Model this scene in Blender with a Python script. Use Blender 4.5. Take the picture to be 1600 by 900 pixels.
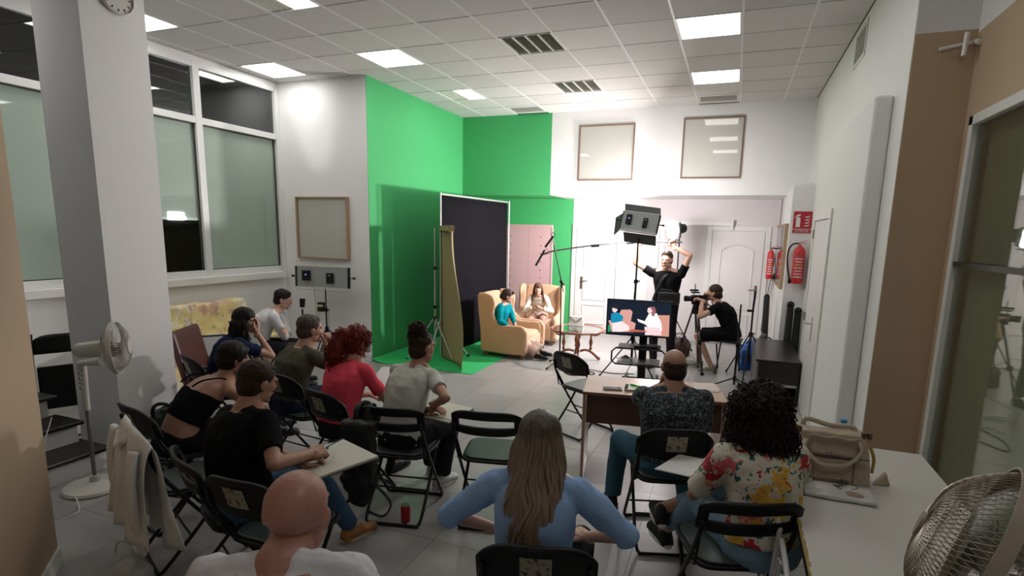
import bpy, bmesh, math, random
from mathutils import Vector, Matrix, noise, Euler, Quaternion
random.seed(7)
for o in list(bpy.data.objects): bpy.data.objects.remove(o)
COL = bpy.context.scene.collection
SC = bpy.context.scene
PI = math.pi
# ------------------------------------------------------------------ camera
CAM_H = 1.95
CR = Matrix(((0.93591301, -0.08078718, 0.34284148),
             (0.35141121, 0.14778094, -0.92448416),
             (0.02402103, 0.98571508, 0.16669962)))
CPX, CPY, CF = 825.6, 506.3, 853.5
cam_data = bpy.data.cameras.new('camera'); cam = bpy.data.objects.new('camera', cam_data)
COL.objects.link(cam)
cam.matrix_world = Matrix.Translation((0, 0, CAM_H)) @ CR.to_4x4()
cam_data.sensor_width = 36; cam_data.lens = CF / 1600 * 36
cam_data.shift_x = (800 - CPX) / 1600; cam_data.shift_y = (CPY - 450) / 1600
cam_data.clip_start = 0.05; cam_data.clip_end = 60
SC.camera = cam
# ------------------------------------------------------------------ world, exposure
w = bpy.data.worlds.new('night'); SC.world = w; w.use_nodes = True
w.node_tree.nodes['Background'].inputs[0].default_value = (0.35, 0.42, 0.6, 1)
w.node_tree.nodes['Background'].inputs[1].default_value = 0.02
SC.view_settings.view_transform = 'Standard'; SC.view_settings.look = 'None'
SC.view_settings.gamma = 1; SC.view_settings.use_curve_mapping = False
SC.view_settings.exposure = 0.33
CEIL_EMIT = 9       # strength of the ceiling panels
def lamp(kind, name, loc, target, power, color=(1, 1, 1), size=0.3, spot=60, blend=0.4):
    d = bpy.data.lights.new(name, kind); d.energy = power; d.color = color
    if kind == 'AREA': d.shape = 'RECTANGLE'; d.size = size; d.size_y = size * .6
    else: d.shadow_soft_size = size
    if kind == 'SPOT': d.spot_size = math.radians(spot); d.spot_blend = blend
    o = bpy.data.objects.new(name, d); COL.objects.link(o); o.location = loc
    o.rotation_euler = (Vector(target) - Vector(loc)).to_track_quat('-Z', 'Y').to_euler()
    return o
# film lamps standing in the set (their housings are built further down)
lamp('AREA', 'key_light', (-1.02, 9.02, 2.10), (-4.4, 7.9, 1.7), 130, (1, .93, .93), .32)
lamp('AREA', 'panel_light', (-1.28, 7.78, 2.12), (-2.3, 10.2, 1.5), 55, (1, .93, .95), .5)
lamp('SPOT', 'wall_spot_light', (-5.42, 5.50, 1.12), (-5.83, 6.6, 3.50), 60, (1, 1, 1), .03, 21, .8)
# ------------------------------------------------------------------ helpers
def lin(r, g=None, b=None):
    if g is None: r, g, b = r
    f = lambda v: (v / 255 / 12.92) if v / 255 <= .04045 else ((v / 255 + .055) / 1.055) ** 2.4
    return (f(r), f(g), f(b), 1)
def ray(x, y): return CR @ Vector((x - CPX, -(y - CPY), -CF))
def PZ(x, y, z=0.0):                       # point of the photo at height z
    r = ray(x, y); t = (z - CAM_H) / r.z; return Vector((r.x * t, r.y * t, z))
def PY(x, y, Y):                           # point of the photo in the plane at depth Y
    r = ray(x, y); t = Y / r.y; return Vector((r.x * t, Y, CAM_H + r.z * t))
def PX(x, y, X):
    r = ray(x, y); t = X / r.x; return Vector((X, r.y * t, CAM_H + r.z * t))
MATS = {}
def mat(name, col, rough=.6, metal=0., bump=0., bscale=40., var=0., vscale=6., spec=.5, emit=None, es=1., coat=0., sheen=0., stretch=None, alpha=1.):
    if name in MATS: return MATS[name]
    m = bpy.data.materials.new(name); m.use_nodes = True; nt = m.node_tree; b = nt.nodes['Principled BSDF']
    c = lin(col) if max(col[:3]) > 1 else tuple(col[:3]) + (1,)
    b.inputs['Base Color'].default_value = c; b.inputs['Roughness'].default_value = rough
    b.inputs['Metallic'].default_value = metal; b.inputs['Specular IOR Level'].default_value = spec
    b.inputs['Coat Weight'].default_value = coat; b.inputs['Sheen Weight'].default_value = sheen
    b.inputs['Alpha'].default_value = alpha
    if emit: b.inputs['Emission Color'].default_value = lin(emit) if max(emit) > 1 else tuple(emit) + (1,); b.inputs['Emission Strength'].default_value = es
    if bump or var:
        tc = nt.nodes.new('ShaderNodeTexCoord'); src = tc.outputs['Object']
        if stretch:
            mp = nt.nodes.new('ShaderNodeMapping'); mp.inputs['Scale'].default_value = stretch
            nt.links.new(src, mp.inputs[0]); src = mp.outputs[0]
    if var:
        n = nt.nodes.new('ShaderNodeTexNoise'); n.inputs['Scale'].default_value = vscale; n.inputs['Detail'].default_value = 5
        nt.links.new(src, n.inputs['Vector'])
        mx = nt.nodes.new('ShaderNodeMix'); mx.data_type = 'RGBA'
        mx.inputs[6].default_value = tuple(v * (1 - var) for v in c[:3]) + (1,); mx.inputs[7].default_value = tuple(min(1, v * (1 + var)) for v in c[:3]) + (1,)
        nt.links.new(n.outputs['Fac'], mx.inputs[0]); nt.links.new(mx.outputs[2], b.inputs['Base Color'])
    if bump:
        n2 = nt.nodes.new('ShaderNodeTexNoise'); n2.inputs['Scale'].default_value = bscale; n2.inputs['Detail'].default_value = 4
        nt.links.new(src, n2.inputs['Vector']); bp = nt.nodes.new('ShaderNodeBump'); bp.inputs['Strength'].default_value = bump; bp.inputs['Distance'].default_value = .01
        nt.links.new(n2.outputs['Fac'], bp.inputs['Height']); nt.links.new(bp.outputs[0], b.inputs['Normal'])
    MATS[name] = m; return m
def ramp_mat(name, build):
    if name in MATS: return MATS[name]
    m = bpy.data.materials.new(name); m.use_nodes = True; nt = m.node_tree
    build(nt, nt.nodes['Principled BSDF']); MATS[name] = m; return m
def glass_mat(name, tint=(1, 1, 1), base=.06, rough=.02):
    if name in MATS: return MATS[name]
    m = bpy.data.materials.new(name); m.use_nodes = True; nt = m.node_tree; nt.nodes.remove(nt.nodes['Principled BSDF'])
    out = nt.nodes['Material Output']; tr = nt.nodes.new('ShaderNodeBsdfTransparent'); tr.inputs[0].default_value = tuple(tint) + (1,)
    gl = nt.nodes.new('ShaderNodeBsdfGlossy'); gl.inputs['Roughness'].default_value = rough
    lf = nt.nodes.new('ShaderNodeLayerWeight'); lf.inputs[0].default_value = .5; lw = nt.nodes.new('ShaderNodeMath'); lw.operation = 'POWER'; lw.inputs[1].default_value = 4.; nt.links.new(lf.outputs['Facing'], lw.inputs[0])
    ad = nt.nodes.new('ShaderNodeMath'); ad.operation = 'ADD'; ad.inputs[1].default_value = base; ad.use_clamp = True
    mx = nt.nodes.new('ShaderNodeMixShader'); nt.links.new(lw.outputs[0], ad.inputs[0]); nt.links.new(ad.outputs[0], mx.inputs[0])
    nt.links.new(tr.outputs[0], mx.inputs[1]); nt.links.new(gl.outputs[0], mx.inputs[2]); nt.links.new(mx.outputs[0], out.inputs[0])
    MATS[name] = m; return m
def basis(d, up=None):
    d = Vector(d).normalized(); u = Vector(up) if up else (Vector((0, 0, 1)) if abs(d.z) < .95 else Vector((0, 1, 0)))
    x = u.cross(d)
    if x.length < 1e-6: x = Vector((1, 0, 0)).cross(d)
    x.normalize(); y = d.cross(x); return x, y, d
def rz(a): return Matrix.Rotation(a, 4, 'Z')
class M:
    def __init__(s): s.v = []; s.f = []; s.mi = []; s.cur = 0
    def add(s, vs, fs):
        n = len(s.v); s.v += [Vector(v) for v in vs]; s.f += [tuple(i + n for i in f) for f in fs]; s.mi += [s.cur] * len(fs); return s
    def mat(s, i): s.cur = i; return s
    def box(s, c, size, R=None):
        hx, hy, hz = size[0] / 2, size[1] / 2, size[2] / 2; c = Vector(c)
        vs = [Vector((x * hx, y * hy, z * hz)) for z in (-1, 1) for x, y in ((-1, -1), (1, -1), (1, 1), (-1, 1))]
        if R is not None: vs = [R.to_3x3() @ v for v in vs]
        return s.add([c + v for v in vs], [(3, 2, 1, 0), (4, 5, 6, 7), (0, 1, 5, 4), (1, 2, 6, 5), (2, 3, 7, 6), (3, 0, 4, 7)])
    def bx(s, x0, x1, y0, y1, z0, z1): return s.box(((x0 + x1) / 2, (y0 + y1) / 2, (z0 + z1) / 2), (abs(x1 - x0), abs(y1 - y0), abs(z1 - z0)))
    def rings(s, rings, cap=True, close=False):
        n = len(rings[0]); vs = [v for r in rings for v in r]; fs = []
        k = len(rings)
        for i in range(k if close else k - 1):
            a = i * n; b = ((i + 1) % k) * n
            for j in range(n): fs.append((a + j, a + (j + 1) % n, b + (j + 1) % n, b + j))
        if cap and not close: fs.append(tuple(reversed(range(n)))); fs.append(tuple((k - 1) * n + j for j in range(n)))
        return s.add(vs, fs)
    def cyl(s, a, b, r0, r1=None, n=12):
        a = Vector(a); b = Vector(b); r1 = r0 if r1 is None else r1; x, y, d = basis(b - a)
        R = [[p + (x * math.cos(t) + y * math.sin(t)) * r for t in [2 * PI * i / n for i in range(n)]] for p, r in ((a, r0), (b, r1))]
        return s.rings(R)
    def tube(s, pts, r, n=8, close=False, flat=None, up=None):
        pts = [Vector(p) for p in pts]; k = len(pts); rr = r if isinstance(r, (list, tuple)) else [r] * k
        R = []; px = None
        for i, p in enumerate(pts):
            if close: d = pts[(i + 1) % k] - pts[i - 1]
            else: d = pts[min(i + 1, k - 1)] - pts[max(i - 1, 0)]
            if d.length < 1e-7: d = Vector((0, 0, 1))
            d.normalize()
            if px is None: x, y, _ = basis(d, up)
            else:
                x = px - d * px.dot(d)
                if x.length < 1e-5: x, y, _ = basis(d)
                x.normalize(); y = d.cross(x)
            px = x; fl = flat or 1
            R.append([p + (x * math.cos(t) + y * math.sin(t) * fl) * rr[i] for t in [2 * PI * j / n for j in range(n)]])
        return s.rings(R, True, close)
    def ell(s, c, rad, R=None, u=14, v=9):
        c = Vector(c); rad = (rad,) * 3 if isinstance(rad, (int, float)) else rad
        vs = [Vector((0, 0, -rad[2]))]; 
        for i in range(1, v):
            ph = -PI / 2 + PI * i / v
            for j in range(u): th = 2 * PI * j / u; vs.append(Vector((rad[0] * math.cos(ph) * math.cos(th), rad[1] * math.cos(ph) * math.sin(th), rad[2] * math.sin(ph))))
        vs.append(Vector((0, 0, rad[2]))); fs = []
        for j in range(u): fs.append((0, 1 + (j + 1) % u, 1 + j)); fs.append((len(vs) - 1, len(vs) - 1 - u + j, len(vs) - 1 - u + (j + 1) % u))
        for i in range(v - 2):
            for j in range(u): a = 1 + i * u; fs.append((a + j, a + (j + 1) % u, a + u + (j + 1) % u, a + u + j))
        if R is not None: vs = [R.to_3x3() @ q for q in vs]
        return s.add([c + q for q in vs], fs)
    def cap(s, a, b, r0, r1, n=12):
        a = Vector(a); b = Vector(b); s.ell(a, r0, u=n, v=8); s.ell(b, r1, u=n, v=8); return s.cyl(a, b, r0, r1, n)
    def lathe(s, prof, c=(0, 0, 0), n=24, R=None):
        c = Vector(c); rg = []
        for r, z in prof:
            ring = [Vector((max(r, 1e-4) * math.cos(2 * PI * j / n), max(r, 1e-4) * math.sin(2 * PI * j / n), z)) for j in range(n)]
            if R is not None: ring = [R.to_3x3() @ q for q in ring]
            rg.append([c + q for q in ring])
        return s.rings(rg)
    def prism(s, poly, d):                     # poly: list of 3-d points, extruded by vector d
        poly = [Vector(p) for p in poly]; d = Vector(d); n = len(poly)
        return s.add(poly + [p + d for p in poly], [tuple(reversed(range(n))), tuple(range(n, 2 * n))] + [(i, (i + 1) % n, n + (i + 1) % n, n + i) for i in range(n)])
    def grid(s, fn, nu, nv, th=0.):
        vs = [fn(i / nu, j / nv) for j in range(nv + 1) for i in range(nu + 1)]
        fs = [(j * (nu + 1) + i, j * (nu + 1) + i + 1, (j + 1) * (nu + 1) + i + 1, (j + 1) * (nu + 1) + i) for j in range(nv) for i in range(nu)]
        return s.add(vs, fs)
    def mesh(s, name):
        me = bpy.data.meshes.new(name); me.from_pydata([tuple(v) for v in s.v], [], s.f); me.validate()
        return me
    def build(s, name, m, parent=None, world=True, smooth=False, bevel=0, solid=0, sub=0, norm=True):
        me = s.mesh(name); ms = m if isinstance(m, (list, tuple)) else [m]
        for q in ms: me.materials.append(q)
        if len(ms) > 1 and len(me.polygons) == len(s.mi):
            for p, i in zip(me.polygons, s.mi): p.material_index = i
        if parent is not None and world:
            me.transform(WM[parent.name].inverted())
        if norm:
            b = bmesh.new(); b.from_mesh(me); bmesh.ops.recalc_face_normals(b, faces=b.faces); b.to_mesh(me); b.free()
        o = link(name, me, parent)
        if bevel:
            md = o.modifiers.new('b', 'BEVEL'); md.width = bevel; md.segments = 2; md.limit_method = 'ANGLE'; md.angle_limit = .6
        if solid: md = o.modifiers.new('s', 'SOLIDIFY'); md.thickness = solid; md.offset = 0
        if sub: md = o.modifiers.new('u', 'SUBSURF'); md.levels = sub; md.render_levels = sub
        if smooth:
            for p in me.polygons: p.use_smooth = True
            if smooth == 'auto':
                me.update()
                try: me.set_sharp_from_angle(angle=.7)
                except Exception: pass
        return o
WM = {}
def link(name, data, parent=None):
    o = bpy.data.objects.new(name, data); COL.objects.link(o)
    if parent is not None: o.parent = parent; WM[o.name] = WM[parent.name]
    else: WM[o.name] = Matrix.Identity(4)
    return o
def tag(o, label=None, cat=None, group=None, kind=None):
    if label: o['label'] = label
    if cat: o['category'] = cat
    if group: o['group'] = group
    if kind: o['kind'] = kind
    return o
def thing(name, label, cat, loc=(0, 0, 0), rotz=0., group=None, parent=None):
    o = bpy.data.objects.new(name, None); COL.objects.link(o); o.empty_display_size = .1
    o.location = loc; o.rotation_euler = (0, 0, rotz); WM[o.name] = Matrix.Translation(loc) @ rz(rotz)
    return tag(o, label, cat, group)
def struct(name, m, mt, **k): return tag(m.build(name, mt, **k), kind='structure')
def kids(o, p):
    return [c for c in PAR.get(o.name, [])]
def copy_tree(src, loc, rotz, label, group=None):
    ch = [o for o in COL.objects if o.parent == src]
    r = src.copy(); COL.objects.link(r); r.location = loc; r.rotation_euler = (0, 0, rotz); WM[r.name] = Matrix.Translation(loc) @ rz(rotz)
    r['label'] = label
    if group: r['group'] = group
    for c in ch:
        d = c.copy(); COL.objects.link(d); d.parent = r; WM[d.name] = WM[r.name]
        for g in [o for o in COL.objects if o.parent == c]:
            h = g.copy(); COL.objects.link(h); h.parent = d; WM[h.name] = WM[r.name]
    return r
def remesh(m, name, vox, smooth=3, disp=0., dscale=8., seed=0., stretch=None):
    me = m.mesh('tmp'); o = bpy.data.objects.new('tmp', me); COL.objects.link(o)
    md = o.modifiers.new('r', 'REMESH'); md.mode = 'VOXEL'; md.voxel_size = vox; md.adaptivity = 0
    if smooth: sm = o.modifiers.new('s', 'SMOOTH'); sm.iterations = smooth; sm.factor = .5
    dg = bpy.context.evaluated_depsgraph_get(); ev = o.evaluated_get(dg)
    out = bpy.data.meshes.new_from_object(ev); bpy.data.objects.remove(o); bpy.data.meshes.remove(me); out.name = name
    if disp:
        nr = [v.normal.copy() for v in out.vertices]; off = Vector((seed * 3.1, seed * 1.7, seed))
        for v, n in zip(out.vertices, nr):
            q = v.co.copy()
            if stretch: q = Vector((q.x * stretch[0], q.y * stretch[1], q.z * stretch[2]))
            v.co += n * disp * (noise.noise(q * dscale + off) + .5 * noise.noise(q * dscale * 2.3 + off))
    for p in out.polygons: p.use_smooth = True
    return out
def join_meshes(ms, name):
    b = bmesh.new()
    for m in ms: b.from_mesh(m)
    out = bpy.data.meshes.new(name); b.to_mesh(out); b.free()
    for p in out.polygons: p.use_smooth = True
    return out
def place(name, me, mt, parent, world=True):
    me.materials.clear()
    for q in (mt if isinstance(mt, (list, tuple)) else [mt]): me.materials.append(q)
    if parent is not None and world: me.transform(WM[parent.name].inverted())
    return link(name, me, parent)
def text(name, body, size, loc, R, m, parent, ext=.0006, align='CENTER', world=True):
    cu = bpy.data.curves.new('t', 'FONT'); cu.body = body; cu.size = size; cu.extrude = ext; cu.align_x = align; cu.align_y = 'CENTER'
    o = bpy.data.objects.new('t', cu); COL.objects.link(o); dg = bpy.context.evaluated_depsgraph_get()
    me = bpy.data.meshes.new_from_object(o.evaluated_get(dg)); bpy.data.objects.remove(o)
    me.transform(Matrix.Translation(loc) @ R.to_4x4()); return place(name, me, m, parent, world)
def bez(p0, p1, p2, p3, n=12):
    out = []
    for i in range(n + 1):
        t = i / n; out.append(Vector(p0) * (1 - t) ** 3 + Vector(p1) * 3 * t * (1 - t) ** 2 + Vector(p2) * 3 * t * t * (1 - t) + Vector(p3) * t ** 3)
    return out
def smoothpath(pts, n=6):                    # Catmull-Rom
    pts = [Vector(p) for p in pts]; out = []
    for i in range(len(pts) - 1):
        p0 = pts[max(i - 1, 0)]; p1 = pts[i]; p2 = pts[i + 1]; p3 = pts[min(i + 2, len(pts) - 1)]
        for k in range(n):
            t = k / n
            out.append(.5 * ((2 * p1) + (p2 - p0) * t + (2 * p0 - 5 * p1 + 4 * p2 - p3) * t * t + (3 * p1 - p0 - 3 * p2 + p3) * t ** 3))
    out.append(pts[-1]); return out
def facing(d, up=(0, 0, 1)):                 # rotation whose local +Z looks along d, local +Y up-ish
    x, y, z = basis(d, up); return Matrix((x, y, z)).transposed()
# ------------------------------------------------------------------ common materials
WHITE = mat('white_wall_paint', (.78, .78, .775), .75, bump=.05, bscale=60, var=.02)
BEIGE = mat('beige_wall_paint', (.50, .375, .255), .8, bump=.05, bscale=60, var=.04, vscale=2)
GREEN = mat('chroma_green_paint', (.06, .42, .14), .75, bump=.04, bscale=50, var=.04, vscale=2)
TRIMW = mat('white_enamel', (.76, .76, .74), .35)
BLACKM = mat('black_steel', (.008, .008, .009), .4, spec=.35)
BLACKP = mat('black_plastic', (.006, .006, .007), .5, spec=.3)
CHROME = mat('brushed_steel', (.5, .5, .5), .3, metal=1)
# ------------------------------------------------------------------ the setting
XL, XR, YF, YB, ZC, ZS = -6.45, .97, 6.60, 9.47, 4.0, 2.60
XG = -4.90; YD = 10.55
# floor: base slab and single tiles
fl = struct('floor', M().bx(-6.6, 2.6, -1.6, YD + .1, -.10, -.006), mat('grout', (.22, .215, .21), .8))
TM = [mat('floor_tile_%d' % i, (.335 + d, .325 + d, .32 + d), .3, var=.10, vscale=3, bump=.02, bscale=8, spec=.5) for i, d in enumerate((0, .015, -.015, .025))]
tme = []
for k in range(4):
    t = M().box((0, 0, -.005), (.5975, .5975, .010)); me = t.mesh('floor_tile'); me.materials.append(TM[k]); tme.append(me)
i = 0
for a in range(13):
    for b in range(19):
        x = -6.15 + .6 * a; y = -.5 + .6 * b
        if b < 2 and a < 5: continue
        o = link('floor_tile', tme[random.randrange(4)], fl); o.location = (x, y, random.uniform(-.0004, .0004)); i += 1
# ceiling
ce = struct('ceiling', M().bx(-6.6, 2.6, -1.6, YD + .1, 4.02, 4.12), mat('ceiling_void', (.10, .10, .10), .9))
CT = [mat('ceiling_tile_%d' % i, (.60 + d, .585 + d, .57 + d), .9, bump=.25, bscale=220, var=.03) for i, d in enumerate((0, .03, -.03))]
cme = []
for k in range(3):
    me = M().box((0, 0, .009), (.598, .606, .018)).mesh('ceiling_tile'); me.materials.append(CT[k]); cme.append(me)
LX = [.515 - .62 * k for k in range(13)]; LY = [5.77 + .62 * k for k in range(-12, 7)]
def cell(i, j): return (.515 - .62 * i - .31, 5.77 + .62 * j + .31)
lights = {(1, 0): 0, (1, 3): 0, (7, 0): 0, (7, 3): 'h', (10, 0): 0, (7, -3): 'h', (10, -3): 0, (1, -3): 0, (10, -6): 0, (-1, -7): 0, (4, -3): 0}  # panels by the steps and over the white table are unseen, added as fill
vents = {(4, 0), (4, 3)}
half = {(6, 5), (1, 5)}
for i in range(-1, 12):
    for j in range(-10, 6):
        if (i, j) in lights or (i, j) in vents or (i, j) in half: continue
        x, y = cell(i, j)
        if x > 1.3 and y > 4: continue
        if y < -.5: continue
        sx = 1.
        o = link('ceiling_tile', cme[random.choice((0, 0, 0, 1, 2))], ce)
        o.location = (x, y, 4.0 + random.uniform(-.001, .001))
        if i == -1: o.location.x = (LX[0] + XR) / 2; o.scale.x = (XR - LX[0] - .02) / .6
        if i == 11: o.scale.x = .3; o.location.x = XL + .1
tb = M()
for x in LX: tb.bx(x - .011, x + .011, -.6, YB, 3.996, 4.004)
tb.build('ceiling_grid_bar', mat('grid_white', (.72, .71, .70), .5), ce)
em = mat('lamp_diffuser', (.9, .9, .9), .5, emit=(1., .97, .93), es=CEIL_EMIT)
gm = mat('grille_louvre', (.60, .60, .54), .6); gd = mat('vent_dark', (.05, .055, .05), .8)
LBL = {(1, 0): 'bright square ceiling light, nearer of the two on the right side', (1, 3): 'bright square ceiling light, farther of the two on the right side, before the vent',
       (7, 0): 'bright ceiling light above the front edge of the green wall', (7, 3): 'small half-width ceiling light beside a grille near the green corner',
       (10, 0): 'bright ceiling light over the white wall with the round light spot', (7, -3): 'half-width ceiling light beside a louvre, cut by the top of the photo',
       (10, -3): 'bright ceiling light emerging from behind the white column', (1, -3): 'ceiling light over the desk', (4, -3): 'ceiling light over the audience',
       (4, -6): 'ceiling light above the front row of chairs', (-1, -7): 'unseen fill light added directly above the white table', (10, -6): 'unseen fill light added near the steps', (1, -6): 'ceiling light above the white table'}
for (i, j), v in lights.items():
    x, y = cell(i, j); t = thing('ceiling_light', LBL[(i, j)], 'ceiling light', (x, y, 4.0), group='square ceiling panel lights')
    f = M()
    for a, b, c, d in ((-.3, .3, -.3, -.285), (-.3, .3, .285, .3), (-.3, -.285, -.285, .285), (.285, .3, -.285, .285)): f.bx(a, b, c, d, -.004, .012)
    f.build('frame', TRIMW, t, world=False)
    if v == 'h':
        M().bx(.0, .283, -.283, .283, .003, .010).build('diffuser', em, t, world=False)
        l = M()
        for q in range(3): l.bx(-.275 + q * .09, -.20 + q * .09, -.28, .28, .004, .02)
        l.build('louvre', gm, t, world=False)
    else: M().bx(-.283, .283, -.283, .283, .003, .010).build('diffuser', em, t, world=False)
for n, (i, j) in enumerate(sorted(vents)):
    x, y = cell(i, j); t = thing('ceiling_vent', ['louvred ceiling grille of four dark strips, nearer the camera', 'louvred ceiling grille of four dark strips, farther back'][n], 'vent', (x, y, 4.0), group='louvred ceiling grilles')
    f = M()
    for q in range(5): f.bx(-.3 + q * .1455, -.285 + q * .1455, -.3, .3, -.004, .03)
    f.bx(-.3, .3, -.3, -.29, -.004, .02).bx(-.3, .3, .29, .3, -.004, .02); f.build('frame', TRIMW, t, world=False)
    for q in range(4):
        l = M()
        for s in range(14): l.box((-.2245 + q * .1455, -.27 + s * .0415, .012), (.125, .03, .004), Matrix.Rotation(.5, 3, 'X'))
        l.build('slat', gm, t, world=False)
for n, ((i, j), lb) in enumerate((((6, 5), 'dark rectangular ceiling vent by the green wall corner'), ((1, 5), 'grey rectangular ceiling vent before the far white wall'))):
    x, y = cell(i, j); y -= .03; t = thing('ceiling_vent', lb, 'vent', (x, y, 4.0))
    f = M(); f.bx(-.31, .31, -.27, -.17, 0, .01).bx(-.31, .31, .17, .27, 0, .01).bx(-.31, -.26, -.17, .17, 0, .01).bx(.26, .31, -.17, .17, 0, .01)
    f.build('frame', CT[0], t, world=False); M().bx(-.26, .26, -.17, .17, .016, .02).build('backing', gd, t, world=False)
    for s in range(12): M().box((0, -.155 + s * .028, .009), (.52, .018, .003), Matrix.Rotation(.6, 3, 'X')).build('slat', gm, t, world=False)
# walls
struct('wall_left', M().bx(XL - .15, XL, -.6, YF, 0, 1.27).bx(XL - .15, XL, -.6, YF, 3.93, 4.0), WHITE)
struct('wall_left_front', M().bx(XL - .15, XG, YF, YF + .12, 0, 4.0), WHITE)
struct('wall_green', M().bx(XG - .12, XG, YF + .12, YD, 0, 4.0).bx(XG - .002, XG + .004, YF, YF + .2, 0, 4.), GREEN)
XE = -3.16; XE2 = -3.02
struct('wall_bulkhead', M().bx(XE, XR, YB, YB + .1, ZS, 4.0).bx(XE, XR, YB + .1, YD, ZS, ZS + .05), WHITE)
struct('wall_bulkhead_green', M().bx(XG, XE, YB, YB + .1, ZS, 4.0).bx(XG, XE, YB + .1, YD, ZS, ZS + .05), GREEN)
struct('wall_back', M().bx(XE2, XR + .2, YD, YD + .1, 0, ZS), mat('back_wall_white', (.70, .665, .675), .7))
struct('wall_back_green', M().bx(XG, XE2, YD, YD + .1, 0, ZS), GREEN)
struct('wall_right', M().bx(XR, 1.31, 4.4, YD, 0, 4.0), WHITE)
struct('wall_right_lower', M().bx(.85, XR, 4.72, 7.20, 0, 2.97), WHITE, bevel=.02)
# box pilaster in the far right corner
struct('wall_pilaster', M().bx(.70, XR, 8.62, YD, 0, 2.68), WHITE)
# beige reveal + glazed wall
struct('wall_beige_return', M().bx(XR + .004, 1.31, 4.392, 4.4, 0, 3.26), BEIGE)
struct('wall_return_upper', M().bx(XR + .004, 1.31, 4.394, 4.4, 3.26, 4.0), WHITE)
struct('wall_glazed', M().bx(1.31, 1.45, 4.23, 4.4, 0, 3.24).bx(1.31, 1.45, -.6, 4.23, 2.71, 3.24).bx(1.31, 1.45, -.6, .4, 0, 2.71), BEIGE)
struct('wall_glazed_upper', M().bx(1.31, 1.45, -.6, 4.4, 3.24, 4.0), WHITE)
struct('wall_camera_side', M().bx(-6.6, 1.45, -.75, -.6, 0, 4.0), WHITE)
# left beige wall at 45 degrees
d = Vector((.74, -.67, 0)).normalized(); n_ = Vector((-d.y, d.x, 0)); c0 = Vector((-3.5, 1.76, 0))
def slab(m, a, b, th, z0, z1):
    a = Vector(a); b = Vector(b); u = (b - a).normalized(); n = Vector((u.y, -u.x, 0)) * th
    return m.prism([(a.x, a.y, z0), (b.x, b.y, z0), (b.x + n.x, b.y + n.y, z0), (a.x + n.x, a.y + n.y, z0)], (0, 0, z1 - z0))
struct('wall_beige_left', slab(M(), c0, c0 + d * 3.2, .16, 0, 4.0), BEIGE)
struct('baseboard_left', slab(M(), c0 - d * .005 - Vector((-d.y, d.x, 0)) * -.012, c0 + d * 3.2 - Vector((-d.y, d.x, 0)) * -.012, .012, 0, .10), TRIMW)
# column
struct('wall_column', M().bx(-5.22, -4.67, 2.9, 3.40, 0, 4.0), WHITE)
struct('baseboard_window', M().bx(XL, XL + .015, -.5, YF, 0, .10), TRIMW)
struct('baseboard_front_white', M().bx(XL, XG - .01, YF - .015, YF, 0, .10), TRIMW)
# windows along the left wall
dark = glass_mat('night_glass', (.55, .6, .62), .10); clear = glass_mat('window_glass', (.9, .95, .92), .03)
ALU = mat('white_aluminium', (.70, .71, .70), .4); SEAL = mat('dark_seal', (.04, .04, .045), .6)
BLIND = mat('green_grey_blind', (.60, .60, .585), .7, var=.05, vscale=1.5)
mull = [0.15, 1.43, 2.71, 3.99, 5.27, 6.55]
for k in range(5):
    y0, y1 = mull[k], mull[k + 1]
    f = M()
    f.bx(XL - .06, XL + .02, y0 - .045, y0 + .045, 1.27, 3.93)
    f.bx(XL - .058, XL + .018, y0 + .044, y1 - .044, 1.27, 1.35).bx(XL - .058, XL + .018, y0 + .044, y1 - .044, 3.19, 3.27).bx(XL - .058, XL + .018, y0 + .044, y1 - .044, 3.86, 3.93)
    if k == 4: f.bx(XL - .06, XL + .02, y1 - .03, y1 + .05, 1.27, 3.93)
    wf = struct('window_%d' % (k + 1), f, ALU, bevel=.004)
    g = M().bx(XL - .03, XL - .024, y0 + .05, y1 - .04, 3.27, 3.86); g.build('upper_pane', dark, wf)
    M().bx(XL - .03, XL - .024, y0 + .05, y1 - .04, 1.35, 3.19).build('lower_pane', clear, wf)
    s = M().bx(XL - .028, XL - .018, y1 - .06, y1 - .04, 1.35, 3.19).bx(XL - .028, XL - .018, y0 + .05, y1 - .04, 3.175, 3.19); s.build('seal', SEAL, wf)
    zb = 2.02 if k == 3 else 1.36
    b = M().bx(XL - .055, XL - .045, y0 + .03, y1 - .03, zb, 3.2); b.build('blind', BLIND, wf)
    if k == 3: M().bx(XL - .06, XL - .04, y0 + .03, y1 - .03, zb - .03, zb).build('blind_bar', TRIMW, wf)
struct('trim_sill', M().bx(XL - .05, XL + .10, -.5, YF - .1, 1.18, 1.27), TRIMW, bevel=.006)
struct('wall_outside', M().bx(XL - 1.6, XL - 1.5, -1, 8, 0, 4.5), mat('night_facade', (.03, .026, .024), .9))
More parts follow.
